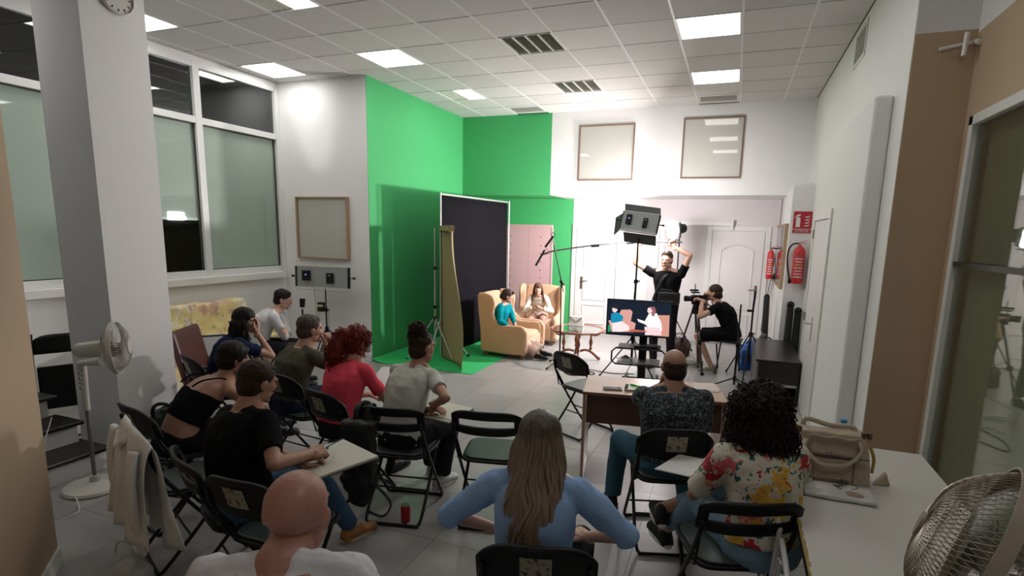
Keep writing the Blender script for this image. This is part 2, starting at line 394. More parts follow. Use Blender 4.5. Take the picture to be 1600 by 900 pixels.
# back-wall doors
DM = mat('door_white', (.74, .72, .72), .45)
def door(idx, x0, x1, zt, hx, side, two=False):
    y = YD
    f = M().bx(x0 - .09, x0, y - .03, y, 0, zt + .08).bx(x1, x1 + .09, y - .03, y, 0, zt + .08).bx(x0, x1, y - .03, y, zt, zt + .08)
    t = struct('door_%d' % idx, f, TRIMW, bevel=.004)
    xs = [(x0, (x0 + x1) / 2 - .004), ((x0 + x1) / 2 + .004, x1)] if two else [(x0, x1)]
    for a, b in xs:
        lf = M().bx(a + .005, b - .005, y - .045, y - .005, .01, zt - .005).build('door_leaf', DM, t, bevel=.003)
        for z0, z1 in ((.18, .55), (.65, zt - .22)):
            p = M(); w_ = .025; u0, u1 = a + .17, b - .17
            if z1 > 1.2:     # arched top panel
                pts = [(u0, y - .052, z0), (u1, y - .052, z0), (u1, y - .052, z1 - .12)]
                for q in range(1, 8):
                    tt = q / 8; pts.append((u1 + (u0 - u1) * tt, y - .052, z1 - .12 + .1 * math.sin(PI * tt)))
                pts.append((u0, y - .052, z1 - .12))
            else: pts = [(u0, y - .052, z0), (u1, y - .052, z0), (u1, y - .052, z1), (u0, y - .052, z1)]
            p.tube(pts, .013, 6, close=True, up=(0, 1, 0)); p.build('panel_moulding', DM, lf)
    h = M().bx(hx - .02, hx + .02, y - .055, y - .045, .86, 1.10); hh = h.build('handle_plate', mat('old_brass', (.22, .17, .12), .4, metal=.8), t)
    M().cyl((hx, y - .05, 1.02), (hx, y - .10, 1.02), .010).tube([(hx, y - .10, 1.02), (hx + side * .13, y - .10, 1.02)], .010).build('handle', MATS['old_brass'], t, smooth='auto')
    return t
door(1, -2.93, -1.33, 2.05, -2.80, 1, True)
door(2, -.40, .48, 2.05, .40, -1)
struct('trim_rail', M().bx(-1.25, -.06, YD - .07, YD, 2.14, 2.20).bx(-.10, -.06, YD - .1, YD, 2.08, 2.24), TRIMW)
# right-wall door, in the thicker lower part of the wall
XD = .85
f = M(); f.bx(XD - .02, XD, 6.00, 6.07, 0, 2.24).bx(XD - .02, XD, 7.10, 7.17, 0, 2.24).bx(XD - .02, XD, 6.07, 7.10, 2.15, 2.24)
t = struct('door_3', f, TRIMW, bevel=.004)
M().bx(XD - .012, XD - .001, 6.08, 7.09, .01, 2.14).build('door_leaf', DM, t)
M().bx(XD - .020, XD - .012, 6.46, 6.50, .86, 1.12).build('handle_plate', CHROME, t)
M().tube([(XD - .012, 6.48, 1.05), (XD - .07, 6.48, 1.05), (XD - .075, 6.61, 1.05)], .010).build('handle', CHROME, t)
for z in (.3, 1.0, 1.95): M().cyl((XD - .022, 7.10, z), (XD - .022, 7.10, z + .1), .010).build('hinge', CHROME, t)
# far soffit joints, cable on the right
struct('trim_wire', M().tube([(.69, 10.4, 2.6), (.685, 10.4, 1.9), (.60, 10.5, .9), (.55, 10.5, .3)], .008), mat('grey_cable', (.25, .25, .25), .6))
# right glazing
g = M().bx(1.28, 1.33, 4.17, 4.23, 0, 2.71).bx(1.28, 1.33, .4, 4.23, 2.65, 2.71).bx(1.28, 1.33, .4, .46, 0, 2.71)
wr = struct('window_6', g, ALU, bevel=.004)
M().bx(1.29, 1.34, .46, 4.17, 1.80, 1.83).build('transom', mat('dark_transom', (.03, .025, .02), .5), wr)
M().bx(1.312, 1.318, .46, 4.17, 1.83, 2.65).build('upper_pane', glass_mat('side_glass', (.75, .78, .72), .04), wr)
M().bx(1.312, 1.318, .46, 4.17, .0, 1.80).build('lower_pane', MATS['side_glass'], wr)
OL = mat('olive_blind', (.62, .60, .51), .8)
for k in range(52):
    z = .02 + k * .0515
    if z < 1.8: M().box((1.385, 2.95, z), (.004, 2.5, .056), Matrix.Rotation(.16, 3, 'Y')).build('blind_slat', OL, wr)
M().bx(1.38, 1.386, 1.7, 4.2, 1.83, 2.68).build('upper_blind', mat('grey_olive_blind', (.48, .46, .38), .8), wr)
struct('wall_outside_right', M().bx(2.2, 2.3, -1, 6, 0, 3.2), mat('office_beyond', (.35, .34, .31), .8))
# steps at the left
st = struct('trim_steps', M(), TRIMW) if False else None
TREAD = mat('black_tread', (.014, .013, .013), .35)
sx = [-4.60, -4.90, -5.22, -5.55]
for k in range(3):
    z = .17 * (k + 1)
    f = M().bx(-6.0, sx[k] , 1.25, 2.72 - (.0 if k == 0 else .02 * k), 0 if k == 0 else .17 * k, z - .03)
    s = struct('floor_step_%d' % (k + 1), f, WHITE)
    M().bx(-6.0 if k == 2 else sx[k + 1] - .02, sx[k] + .025, 1.25, 2.74, z - .03, z).build('tread', TREAD, s, bevel=.003)
    M().bx(sx[k] + .018, sx[k] + .0262, 1.25, 2.74, z - .008, z + .001).build('nosing_strip', CHROME, s)
# ------------------------------------------------------------------ folding chairs
VIN = mat('grey_vinyl', (.035, .05, .047), .38, bump=.1, bscale=120)
LABM = bpy.data.materials.new("worn_paper_label"); LABM.use_nodes = True
def _lab(nt, b):
    tc = nt.nodes.new('ShaderNodeTexCoord'); n = nt.nodes.new('ShaderNodeTexNoise'); n.inputs['Scale'].default_value = 45; n.inputs['Detail'].default_value = 3
    r = nt.nodes.new('ShaderNodeValToRGB'); r.color_ramp.elements[0].position = .38; r.color_ramp.elements[0].color = (.05, .045, .03, 1); r.color_ramp.elements[1].position = .44; r.color_ramp.elements[1].color = (.30, .28, .21, 1)
    nt.links.new(tc.outputs['Object'], n.inputs['Vector']); nt.links.new(n.outputs['Fac'], r.inputs[0]); nt.links.new(r.outputs[0], b.inputs['Base Color'])
_lab(LABM.node_tree, LABM.node_tree.nodes['Principled BSDF'])
def ubar(pts, r=.0105): return M().tube(smoothpath(pts, 5), r, 8)
def make_chair(kind, label, loc, rz_, group):
    t = thing('folding_chair', label, 'chair', loc, rz_, group)
    W = .205
    fr = [(-W + .01, -.225, .70), (-W, -.17, .56), (-W, .0, .30), (-W, .17, .07), (-W + .015, .215, .012), (-W + .05, .225, .012), (W - .05, .225, .012), (W - .015, .215, .012), (W, .17, .07), (W, 0, .30), (W, -.17, .56), (W - .01, -.225, .70)]
    ubar(fr).build('front_leg_frame', BLACKM, t, world=False, smooth=True)
    w = W - .022
    rr = [(-w, .13, .42), (-w, 0, .245), (-w, -.17, .06), (-w + .015, -.215, .012), (-w + .05, -.225, .012), (w - .05, -.225, .012), (w - .015, -.215, .012), (w, -.17, .06), (w, 0, .245), (w, .13, .42)]
    ubar(rr).build('rear_leg_frame', BLACKM, t, world=False, smooth=True)
    M().cyl((-W, .085, .19), (W, .085, .19), .006).cyl((-w, -.06, .18), (w, -.06, .18), .006).build('stretcher', BLACKM, t, world=False, smooth='auto')
    for s in (-1, 1): M().tube([(s * (W - .01), -.15, .45), (s * (W - .01), -.19, .60), (s * (W - .012), -.06, .40)], .006, 6, close=True).build('hinge_bar', BLACKM, t, world=False)
    pts = []
    for q in range(32):
        a = 2 * PI * q / 32; ca, sa = math.cos(a), math.sin(a); e = .38
        x = math.copysign(abs(ca) ** e, ca); y = math.copysign(abs(sa) ** e, sa)
        pts.append(Vector((x * (.195 + .012 * y), .03 + y * .195, .425)))
    s_ = M().prism(pts, (0, 0, .018)); s_.build('seat', BLACKP, t, world=False, bevel=.006)
    pts2 = [Vector((p.x * .9, .03 + (p.y - .03) * .9, .443)) for p in pts]
    M().prism(pts2, (0, 0, .012)).build('seat_pad', VIN, t, world=False, bevel=.005)
    slot = kind == 'B'
    def bk(u, v):
        x = (u * 2 - 1); top = .80 - .035 * abs(x) ** 5 if slot else .805 - .085 * abs(x) ** 4
        bot = .635 + .02 * abs(x) ** 4 if slot else .60 + (.02 * abs(x) ** 2)
        z = bot + (top - bot) * v
        return Vector((x * .218, -.20 - (z - .62) * .30 + .045 * x * x - .02, z))
    nu, nv = 20, 6
    g = M().grid(bk, nu, nv)
    if slot:
        fs = []
        for j in range(nv):
            for i in range(nu):
                if not (j in (2, 3) and 2 <= i <= nu - 3): fs.append(g.f[j * nu + i])
        g.f = fs; g.mi = [0] * len(fs)
    g.build('backrest', BLACKP, t, world=False, smooth=True, solid=.016)
    if not slot:
        def lb(u, v):
            p = bk(.5 + (u - .5) * .26, .3 + v * .5); return p + Vector((0, -.0105, -.003))
        M().grid(lb, 4, 3).build('paper_label', LABM, t, world=False)
    for c_ in COL.objects:
        if c_.parent == t: c_.data.transform(Matrix.Scale(1.04, 4))
    return t
FA = 'folding chairs of the audience'
def back_at(px, py, yaw, z=.83):             # seat centre from the pixel of the backrest's top middle
    p = PZ(px, py, z); a = math.radians(yaw); return (p.x - math.sin(-a) * -.0 + math.sin(-a) * .28 * 1, p.y + math.cos(a) * .28, 0), a
def chairA(px, py, yaw, label, kind='A'):
    (loc, a) = back_at(px, py, yaw)
    if kind in PROTO: return copy_tree(PROTO[kind], loc, a, label, FA)
    PROTO[kind] = make_chair(kind, label, loc, a, FA); return PROTO[kind]
PROTO = {}
CH = {}
CH['mid'] = chairA(757, 645, 12, 'empty black folding chair with slotted back in the middle of the floor', 'B')
CH['far'] = chairA(884, 552, -28, 'empty black folding chair with labelled back, alone behind the wooden desk')
CH['8'] = chairA(610, 650, 12, 'black slotted folding chair under the woman in the pale grey shirt', 'B')
CH['7'] = chairA(535, 612, -14, 'black folding chair with labelled back under the red-haired woman')
CH['10'] = chairA(1040, 674, 18, 'black folding chair with labelled back under the man in the patterned shirt')
CH['11'] = chairA(1140, 784, 20, 'black slotted folding chair under the curly-haired woman', 'B')
CH['9'] = chairA(862, 836, 16, 'black folding chair with labelled back under the long-haired woman in light blue')
CH['2'] = chairA(385, 762, 2, 'black folding chair with labelled back under the man writing in a sketchbook')
CH['L'] = chairA(272, 712, -26, 'black slotted folding chair with papers on its seat at the left', 'B')
CH['6'] = chairA(478, 592, -6, 'black folding chair under the man in the olive shirt')
def chairW(x, y, yaw, label, kind='A'): return copy_tree(PROTO[kind], (x, y, 0), math.radians(yaw), label, FA)
CH['J'] = chairW(-2.93, 2.17, -24, 'folding chair draped with a white jacket beside the pedestal fan', 'B')
CH['3'] = chairW(-2.98, 2.42, -12, 'folding chair hidden under the woman in the black strappy top')
CH['4'] = chairW(-4.1, 3.52, -20, 'folding chair under the dark-haired woman in the navy top')
CH['5'] = chairW(-4.72, 4.42, -20, 'folding chair under the man in the white shirt')
CH['1'] = chairW(-1.12, .98, -6, 'folding chair under the bald man in front')
# folded chair leaning at the steps
t = thing('folded_chair', 'folded black chair leaning beside the steps behind the beige wall edge', 'chair', (-5.42, 2.95, 0), math.radians(62))
Rl = Matrix.Rotation(-.16, 4, 'X')
def fold(mb): 
    for k, v in enumerate(mb.v): mb.v[k] = Rl @ Vector((v.x, v.y, v.z))
    return mb
fold(M().tube(smoothpath([(-.2, 0, .98), (-.21, 0, .7), (-.21, .0, .02), (-.19, 0, .0), (.19, 0, .0), (.21, 0, .02), (.21, 0, .7), (.2, 0, .98)], 4), .011)).build('front_leg_frame', BLACKM, t, world=False, smooth=True)
fold(M().tube(smoothpath([(-.18, .04, .6), (-.18, .05, .06), (-.16, .05, .04), (.16, .05, .04), (.18, .05, .06), (.18, .04, .6)], 4), .010)).build('rear_leg_frame', BLACKM, t, world=False, smooth=True)
fold(M().box((0, .03, .50), (.38, .03, .38))).build('seat', BLACKP, t, world=False, bevel=.03)
fold(M().grid(lambda u, v: Vector(((u * 2 - 1) * .21, .0 + .02 * (u * 2 - 1) ** 2, .80 + .17 * v - .06 * v * abs(u * 2 - 1) ** 4)), 12, 4)).build('backrest', BLACKP, t, world=False, smooth=True, solid=.016)
# ------------------------------------------------------------------ pictures on the walls
WOOD = mat('frame_wood', (.36, .25, .15), .5, var=.2, vscale=12, stretch=(1, 1, 8)); DWOOD = mat('frame_dark_wood', (.20, .12, .085), .5)
PAPER = mat('pale_print', (.58, .58, .53), .6, var=.03); GL = glass_mat('picture_glass', (1, 1, 1), .02)
def picture(name, label, c, wdt, hgt, nrm, m, fw=.025, dp=.04):
    t = thing(name, label, 'picture', c, 0, 'blank framed prints'); n = Vector(nrm); x, y, z = basis(n, (0, 0, 1)); R = Matrix((x, y, z)).transposed()
    f = M()
    for a, b, s1, s2 in ((0, hgt / 2 - fw / 2, wdt, fw), (0, -hgt / 2 + fw / 2, wdt, fw), (wdt / 2 - fw / 2, 0, fw, hgt - 2 * fw), (-wdt / 2 + fw / 2, 0, fw, hgt - 2 * fw)):
        f.box(R @ Vector((a, b, dp / 2)), (s1, s2, dp), R)
    f.build('frame', m, t, world=False, bevel=.002)
    M().box(R @ Vector((0, 0, dp * .3)), (wdt - 2 * fw, hgt - 2 * fw, .004), R).build('print', PAPER, t, world=False)
    M().box(R @ Vector((0, 0, dp * .7)), (wdt - 2 * fw, hgt - 2 * fw, .003), R).build('glazing', GL, t, world=False)
    return t
picture('framed_print', 'blank print in a light wooden frame on the white wall above the left lamp panel', (-5.70, YF, 1.93), .93, .90, (0, -1, 0), WOOD, .022, .06)
picture('framed_print', 'blank framed print high on the far wall, left of the pair', (-2.18, YB, 3.30), .95, .92, (0, -1, 0), DWOOD, .022, .03)
picture('framed_print', 'blank framed print high on the far wall, right of the pair, reflecting lights', (-.47, YB, 3.33), .92, .94, (0, -1, 0), DWOOD, .022, .03)
a = PX(1233, 345, .70); b = PX(1217, 352, .70)
picture('framed_print', 'narrow-looking framed print on the pilaster side, seen almost edge-on', (.70, (a.y + b.y) / 2, 1.68), abs(a.y - b.y) + .1, .95, (-1, 0, 0), WOOD, .03, .05)
# wall vent right
v0 = PX(1357, 32, XR); v1 = PX(1335, 105, XR)
t = thing('wall_vent', 'square dark vent grille high on the right white wall', 'vent', (XR, 6.32, 3.78))
f = M()
for y0, y1, z0, z1 in ((-.26, .26, .13, .16), (-.26, .26, -.16, -.13), (-.26, -.23, -.13, .13), (.23, .26, -.13, .13)): f.bx(-.012, 0, y0, y1, z0, z1)
f.build('frame', TRIMW, t, world=False); M().bx(-.003, 0, -.23, .23, -.13, .13).build('backing', gd, t, world=False)
for k in range(9): M().box((-.007, 0, -.115 + k * .029), (.008, .46, .004), Matrix.Rotation(.5, 3, 'Y')).build('slat', gm, t, world=False)
# motion sensor
p = Vector((1.24, 4.36, 3.16)); t = thing('wall_sensor', 'small white cross-shaped bracket in the beige corner', 'sensor', p)
M().cyl((-.13, .01, -.01), (.06, .01, .02), .011).build('arm', TRIMW, t, world=False, smooth='auto'); M().cyl((0, -.01, .07), (-.01, -.03, -.07), .014).build('bracket', TRIMW, t, world=False, smooth='auto')
M().cyl((.05, .0, .02), (.06, -.05, -.0), .016).build('lens', TRIMW, t, world=False)
# wall clock on the column
p = PX(182, -4, -4.66); t = thing('wall_clock', 'round white wall clock at the top of the column, cut by the frame', 'clock', (-4.668, p.y, p.z)); Rx = Matrix.Rotation(PI / 2, 3, 'Y')
M().lathe([(.001, .0), (.125, .0), (.13, .02), (.118, .03), (.116, .018), (.001, .018)], R=Rx, n=32).build('case', mat('cream_plastic', (.62, .60, .56), .5), t, world=False, smooth='auto')
for k in range(12):
    a = 2 * PI * k / 12; M().box((.0195, .092 * math.sin(a), .092 * math.cos(a)), (.002, .008, .018), Matrix.Rotation(-a, 3, 'X')).build('hour_mark', BLACKP, t, world=False)
M().box((.021, .02, .012), (.002, .006, .06), Matrix.Rotation(-1, 3, 'X')).build('hand', BLACKP, t, world=False)
M().box((.021, -.03, .02), (.002, .004, .09), Matrix.Rotation(.9, 3, 'X')).build('hand', BLACKP, t, world=False)
# ------------------------------------------------------------------ extinguishers and sign
RED = mat('extinguisher_red', (.55, .012, .02), .3, coat=.4); PRW = mat('print_white', (.75, .72, .70), .6)
def exting(loc, h, r, label, hoseside):
    t = thing('fire_extinguisher', label, 'fire extinguisher', loc, 0)
    M().lathe([(.001, 0), (r * .92, 0), (r, .02), (r, h * .72), (r * .93, h * .79), (r * .6, h * .84), (r * .32, h * .87), (r * .3, h * .9), (.001, h * .9)], n=24).build('cylinder', RED, t, world=False, smooth='auto')
    lb = M().grid(lambda u, v: Vector((r * 1.01 * math.sin((u - .5) * 2.4), -r * 1.01 * math.cos((u - .5) * 2.4), h * (.12 + .54 * v))), 12, 2).build('label_sheet', mat('ext_label', (.50, .05, .06), .5), t, world=False)
    for k in range(7): M().grid(lambda u, v, k=k: Vector((r * 1.02 * math.sin((u - .5) * (1.5 - .2 * (k % 3))), -r * 1.02 * math.cos((u - .5) * (1.5 - .2 * (k % 3))), h * (.15 + .07 * k + .018 * v))), 8, 1).build('print_line', PRW if k != 4 else mat('label_yellow', (.7, .5, .05), .5), lb, world=False)
    M().box((0, 0, h * .92), (.03, .04, .04)).cyl((0, 0, h * .86), (0, 0, h * .95), .014).build('valve', CHROME, t, world=False)
    M().box((.035, 0, h * .97), (.11, .018, .008), Matrix.Rotation(-.25, 3, 'Y')).box((.03, 0, h * .93), (.10, .018, .008)).build('handle', RED, t, world=False)
    M().tube(bez((0, 0, h * .92), (hoseside * .18, -.02, h * 1.0), (hoseside * .17, 0, h * .6), (hoseside * (r + .02), -.02, h * .12), 18), .011).cyl((hoseside * (r + .02), -.02, h * .14), (hoseside * (r + .015), -.02, h * .0), .015, .02).build('hose', BLACKP, t, world=False, smooth=True)
    M().box((0, r + .005, h * .8), (.03, .02, .10)).build('wall_bracket', CHROME, t, world=False)
    return t
exting((.845, 8.62 - .10, 1.32), .60, .078, 'large red fire extinguisher with black hose under the red sign', -1)
exting((.585, 10.28, 1.25), .56, .055, 'smaller red fire extinguisher with round gauge hanging in the far corner', 1)
t = thing('extinguisher_sign', 'red fire extinguisher sign with white symbols and lettering', 'sign', (.855, 8.612, 2.18))
RS = mat('sign_red', (.42, .012, .03), .45)
M().box((0, 0, .02), (.24, .005, .24)).build('panel', RS, t, world=False); M().box((0, 0, -.135), (.24, .005, .045)).build('name_strip', RS, t, world=False)
y = -.0035
M().prism([(-.085, y, -.075), (-.030, y, -.075), (-.030, y, .04), (-.037, y, .055), (-.048, y, .062), (-.067, y, .062), (-.078, y, .055), (-.085, y, .04)], (0, -.001, 0)).prism([(-.072, y, .066), (-.030, y, .085), (-.030, y, .098), (-.06, y, .10), (-.09, y, .08), (-.105, y, .045), (-.098, y, .04), (-.085, y, .068)], (0, -.001, 0)).build('extinguisher_symbol', PRW, t, world=False)
fm = M()
for k in range(4):
    z0 = -.07 + k * .04; fm.prism([(.02, y, z0 + .02), (.045, y, z0), (.075, y, z0 + .01), (.09, y, z0 + .045), (.07, y, z0 + .022), (.045, y, z0 + .018)], (0, -.001, 0))
fm.build('flame_symbol', PRW, t, world=False)
M().box((.0, y, -.102), (.2, .001, .003)).build('rule_line', PRW, t, world=False)
text('lettering', 'EXTINTOR', .036, Vector((.855, 8.608, 2.046)), Matrix.Rotation(PI / 2, 3, 'X'), PRW, t)
# ------------------------------------------------------------------ backdrop area
tag(M().grid(lambda u, v: Vector((-4.86 + 1.63 * u, 6.54 + 3.1 * v, .006 + .05 * max(0, 1 - u * 9) ** 2)), 24, 4).build('green_floor_cloth', mat('chroma_cloth', (.02, .43, .12), .8, bump=.2, bscale=5), solid=.004), 'green cloth sheet spread on the floor before the green wall', 'floor cloth')
SIL = mat('silver_pole', (.62, .62, .60), .35, metal=.6)
def stand(name, label, cat_, loc, top, legr, hub, m, group=None, legs=(0, 120, 240), rp=.011, sections=3, brace=True, foot=None):
    t = thing(name, label, cat_, loc, 0, group)
    h = top
    for k in range(sections):
        z0 = hub * .35 + (h - hub * .35) * k / sections; z1 = hub * .35 + (h - hub * .35) * (k + 1) / sections
        M().cyl((0, 0, z0), (0, 0, z1), rp * (1.25 - .2 * k)).build('pole', m, t, world=False, smooth='auto')
        if k: M().cyl((0, 0, z0 - .03), (0, 0, z0 + .02), rp * 2).cyl((0, 0, z0), (.04, 0, z0), .006).cyl((.035, 0, z0), (.05, 0, z0), .014).build('collar', BLACKP, t, world=False, smooth='auto')
    M().cyl((0, 0, hub - .03), (0, 0, hub + .03), rp * 2.2).build('hub', BLACKP, t, world=False, smooth='auto')
    for a in legs:
        a = math.radians(a); e = Vector((math.cos(a) * legr, math.sin(a) * legr, .012))
        M().cyl((math.cos(a) * .02, math.sin(a) * .02, hub), e, .009).build('leg', m, t, world=False, smooth='auto')
        M().ell(e + Vector((0, 0, .004)), .016).build('rubber_foot', BLACKP, t, world=False, smooth=True)
        if brace: M().cyl((0, 0, hub * .38), (math.cos(a) * legr * .5, math.sin(a) * legr * .5, hub * .5), .005).build('brace', m, t, world=False)
    return t
# black backdrop board
b0 = Vector((-4.14, 7.42, 0)); b1 = Vector((-4.02, 9.75, 0)); zt0 = PX(689, 303, -4.14); zt1 = PX(793, 316, -4.02)
print('BD', zt0, zt1)
b0.y = zt0.y; b1.y = zt1.y
t = thing('backdrop', 'tall black cloth backdrop hanging between two silver poles', 'backdrop', (-4.1, 8.5, 0))
BK = mat('black_backdrop_cloth', (.008, .007, .010), .9, spec=.08, bump=.15, bscale=3)
M().grid(lambda u, v: Vector((b0.x + (b1.x - b0.x) * u + .012 * math.sin(u * 19) * (1 - v * .7), b0.y + (b1.y - b0.y) * u, .03 + (zt0.z - .05 + (zt1.z - zt0.z) * u) * v)), 40, 12).build('cloth', BK, t, smooth=True, solid=.004)
M().cyl((b0.x, b0.y, zt0.z), (b1.x, b1.y, zt1.z), .016).build('crossbar', SIL, t, smooth='auto')
for q, zz in ((b0 - Vector((0, .05, 0)), zt0.z), (b1 + Vector((0, .03, 0)), zt1.z)):
    M().cyl((q.x + .02, q.y, .5), (q.x + .02, q.y, zz + .02), .014).build('pole', SIL, t, smooth='auto')
    M().cyl((q.x + .02, q.y, .05), (q.x + .02, q.y, .5), .017).build('pole', SIL, t, smooth='auto')
    for a in (30, 150, 270):
        a = math.radians(a); M().cyl((q.x + .02, q.y, .62), (q.x + .02 + .42 * math.cos(a), q.y + .42 * math.sin(a), .03), .009).build('leg', SIL, t)
        M().ell((q.x + .02 + .42 * math.cos(a), q.y + .42 * math.sin(a), .03), .024).build('rubber_foot', BLACKP, t, smooth=True)
# kraft paper sheet
KR = mat('kraft_paper', (.36, .275, .14), .75, var=.12, vscale=2.5, stretch=(1, 1, .3), bump=.1, bscale=3)
t = thing('kraft_paper_roll', 'brown kraft paper sheet hanging curled from its cardboard roll box', 'paper roll', (-3.9, 7.1, 0))
k0 = PZ(721, 581, .01); k1 = k0.lerp(PZ(686, 548, .01), .70); ktp = PY(709, 362, k0.y + .05).z
def kf(u, v):
    p = k0.lerp(k1, u); n = Vector((k1.y - k0.y, k0.x - k1.x, 0)).normalized()
    return p + Vector((0, 0, ktp * v)) + n * (.05 * math.sin(v * 5.2) * (1 - u) - .10 * v * (1 - u) + .05 * math.sin(u * 5))
M().grid(kf, 10, 30).build('paper_sheet', KR, t, smooth=True, solid=.003)
pt = kf(0, 1); pb = kf(1, 1); dd = (pb - pt).normalized()
M().box((pt + pb) / 2 + Vector((0, 0, .035)), (.075, (pb - pt).length + .06, .075), Matrix.Rotation(math.atan2(-dd.x, dd.y), 3, 'Z')).build('roll_box', mat('cardboard', (.33, .25, .13), .7), t)
sp = PZ(678, 560, 0); sp = Vector((-4.18, 7.1, 0))
stand('backdrop_stand', 'thin silver tripod stand left of the kraft paper sheet', 'light stand', (-4.165, 7.16, 0), 1.97, .42, .62, SIL, legs=(-20, 215, 95))
# pale pink perforated board
t = thing('shelf_board', 'pale perforated board standing behind the armchairs', 'board', (-3.8, 10.2, 0))
x0, x1 = PY(792, 354, 10.2).x, PY(863, 357, 10.2).x; zt = PY(830, 355, 10.2).z
PB = mat('pale_pink_board', (.56, .36, .37), .6)
M().bx(x0 - .1, (x0 + x1) / 2 - .002, 10.18, 10.21, 0, zt).build('panel', PB, t); M().bx((x0 + x1) / 2 + .002, x1, 10.18, 10.21, 0, zt).build('panel', PB, t)
M().bx(x0 - .1, x1 + .01, 10.16, 10.22, zt, zt + .05).build('top_rail', PB, t); M().bx(x1, x1 + .02, 10.17, 10.22, 0, zt).build('side_rail', PB, t)
for cx in (x0 + .1, x1 - .22):
    for k in range(11): M().cyl((cx, 10.182, .25 + k * .16), (cx, 10.176, .25 + k * .16), .011, n=8).build('hole', SEAL, t)
# ------------------------------------------------------------------ wing armchairs
VEL = mat('tan_velvet', (.50, .30, .17), .75, sheen=.6, bump=.1, bscale=90, var=.06); PIPE = mat('tan_piping', (.58, .36, .22), .6)
def wing_chair(label, loc, yaw, group='tan wing armchairs'):
    t = thing('wing_armchair', label, 'armchair', loc, yaw, group)
    base = M().box((0, .02, .20), (.66, .70, .26)).build('base', VEL, t, world=False, bevel=.03)
    M().box((0, .06, .33), (.54, .62, .13)).build('seat_cushion', VEL, t, world=False, bevel=.05, smooth=True)
    def bk(u, v):
        x = u * 2 - 1; w_ = .31 - .02 * v + .02 * math.sin(v * PI)
        return Vector((x * w_, -.27 - .14 * v - .02 * x * x + .0, .30 + .66 * v + .03 * (1 - x * x) * v))
    M().grid(bk, 14, 12).build('backrest', VEL, t, world=False, smooth=True, solid=.12, bevel=.02)
    for s in (-1, 1):
        # arm + wing as one side panel with the scooped outline
        out = [(-.36, .08), (.36, .08), (.38, .28), (.36, .46), (.30, .505), (.14, .50), (-.02, .51), (-.13, .58), (-.17, .70), (-.15, .84), (-.18, .93), (-.27, .97), (-.40, .975), (-.42, .80), (-.38, .45)]
        sm = smoothpath([(0, a, b) for a, b in out] + [(0, -.36, .08)], 4)[:-1]
        pan = M().prism([(s * .315, p.y, p.z) for p in sm], (s * .09, 0, 0)); pan.build('arm_panel', VEL, t, world=False, bevel=.03, smooth='auto')
        edge = [p for p in smoothpath([(0, a, b) for a, b in out[1:13]], 4)]
        M().tube([(s * .375, p.y, p.z) for p in edge], .028, 8).build('rolled_edge', PIPE, t, world=False, smooth=True)
        M().tube([(s * .36, .34, .50), (s * .37, .39, .42), (s * .36, .385, .2), (s * .36, .37, .09)], .035, 8).build('arm_front', VEL, t, world=False, smooth=True)
        for y in (-.3, .32): M().box((s * .30, y, .035), (.06, .06, .07)).build('foot', DWOOD, t, world=False)
    return t
w1 = wing_chair('tan wing armchair side-on, nearer the camera, under the woman in teal', (-3.25, 8.02, 0), math.radians(-92))
w2 = copy_tree(w1, (-3.22, 9.20, 0), math.radians(-172), 'tan wing armchair facing the camera under the woman in cream')
# round table with glass top
MAH = mat('mahogany', (.25, .07, .035), .3, var=.2, vscale=9, coat=.3)
t = thing('coffee_table', 'oval mahogany coffee table with glass top and carved legs', 'table', (-2.17, 8.05, 0))
RX, RY = .40, .42
ring = [(RX * math.cos(2 * PI * k / 40), RY * math.sin(2 * PI * k / 40), .485) for k in range(40)]
M().tube(ring, .026, 8, close=True, flat=.7, up=(0, 0, 1)).build('rim', MAH, t, world=False, smooth=True)
M().prism([(x * .95, y * .95, .488) for x, y, z in ring], (0, 0, .006)).build('glass_top', glass_mat('table_glass', (.85, .93, .9), .12), t, world=False)
ST = [(.012, .16), (.026, .18), (.014, .21), (.028, .27), (.03, .29), (.013, .36), (.022, .40), (.014, .43)]
for a in (20, 110, 200, 290):
    a = math.radians(a); ca, sa = math.cos(a), math.sin(a)
    M().lathe([(r, z) for r, z in ST], (ca * .21, sa * .21, 0), 12).build('spindle', MAH, t, world=False, smooth=True)
    M().tube(bez((ca * .21, sa * .21, .42), (ca * .28, sa * .28, .36), (ca * .36, sa * .36, .42), (ca * .36, sa * .36, .485)), .018, 8).build('top_bracket', MAH, t, world=False, smooth=True)
    M().tube(bez((ca * .05, sa * .05, .14), (ca * .2, sa * .2, .22), (ca * .28, sa * .28, .05), (ca * .36, sa * .36, .02)), [.02] * 10 + [.024, .026, .02], 8).build('foot', MAH, t, world=False, smooth=True)
M().lathe([(.001, .10), (.03, .11), (.04, .15), (.02, .19), (.03, .22), (.001, .25)], n=14).build('finial', MAH, t, world=False, smooth=True)
# handbag
t = thing('handbag', 'small white handbag with black flap edging on the glass table', 'handbag', (-2.26, 8.28, .496), .1)
CRM = mat('cream_leather', (.68, .64, .58), .45)
M().prism([(-.12, -.04, 0), (.12, -.04, 0), (.10, -.04, .15), (-.10, -.04, .15)], (0, .08, 0)).build('body', CRM, t, world=False, bevel=.01)
M().prism([(-.105, -.045, .153), (.105, -.045, .153), (0, -.05, .075)], (0, -.006, 0)).build('flap', CRM, t, world=False, bevel=.002)
M().tube([(-.105, -.053, .15), (0, -.058, .073), (.105, -.053, .15)], .004, 6).build('edging', BLACKP, t, world=False)
M().tube(bez((-.07, 0, .15), (-.05, 0, .25), (.05, 0, .25), (.07, 0, .15)), .006, 6).build('handle', CRM, t, world=False)
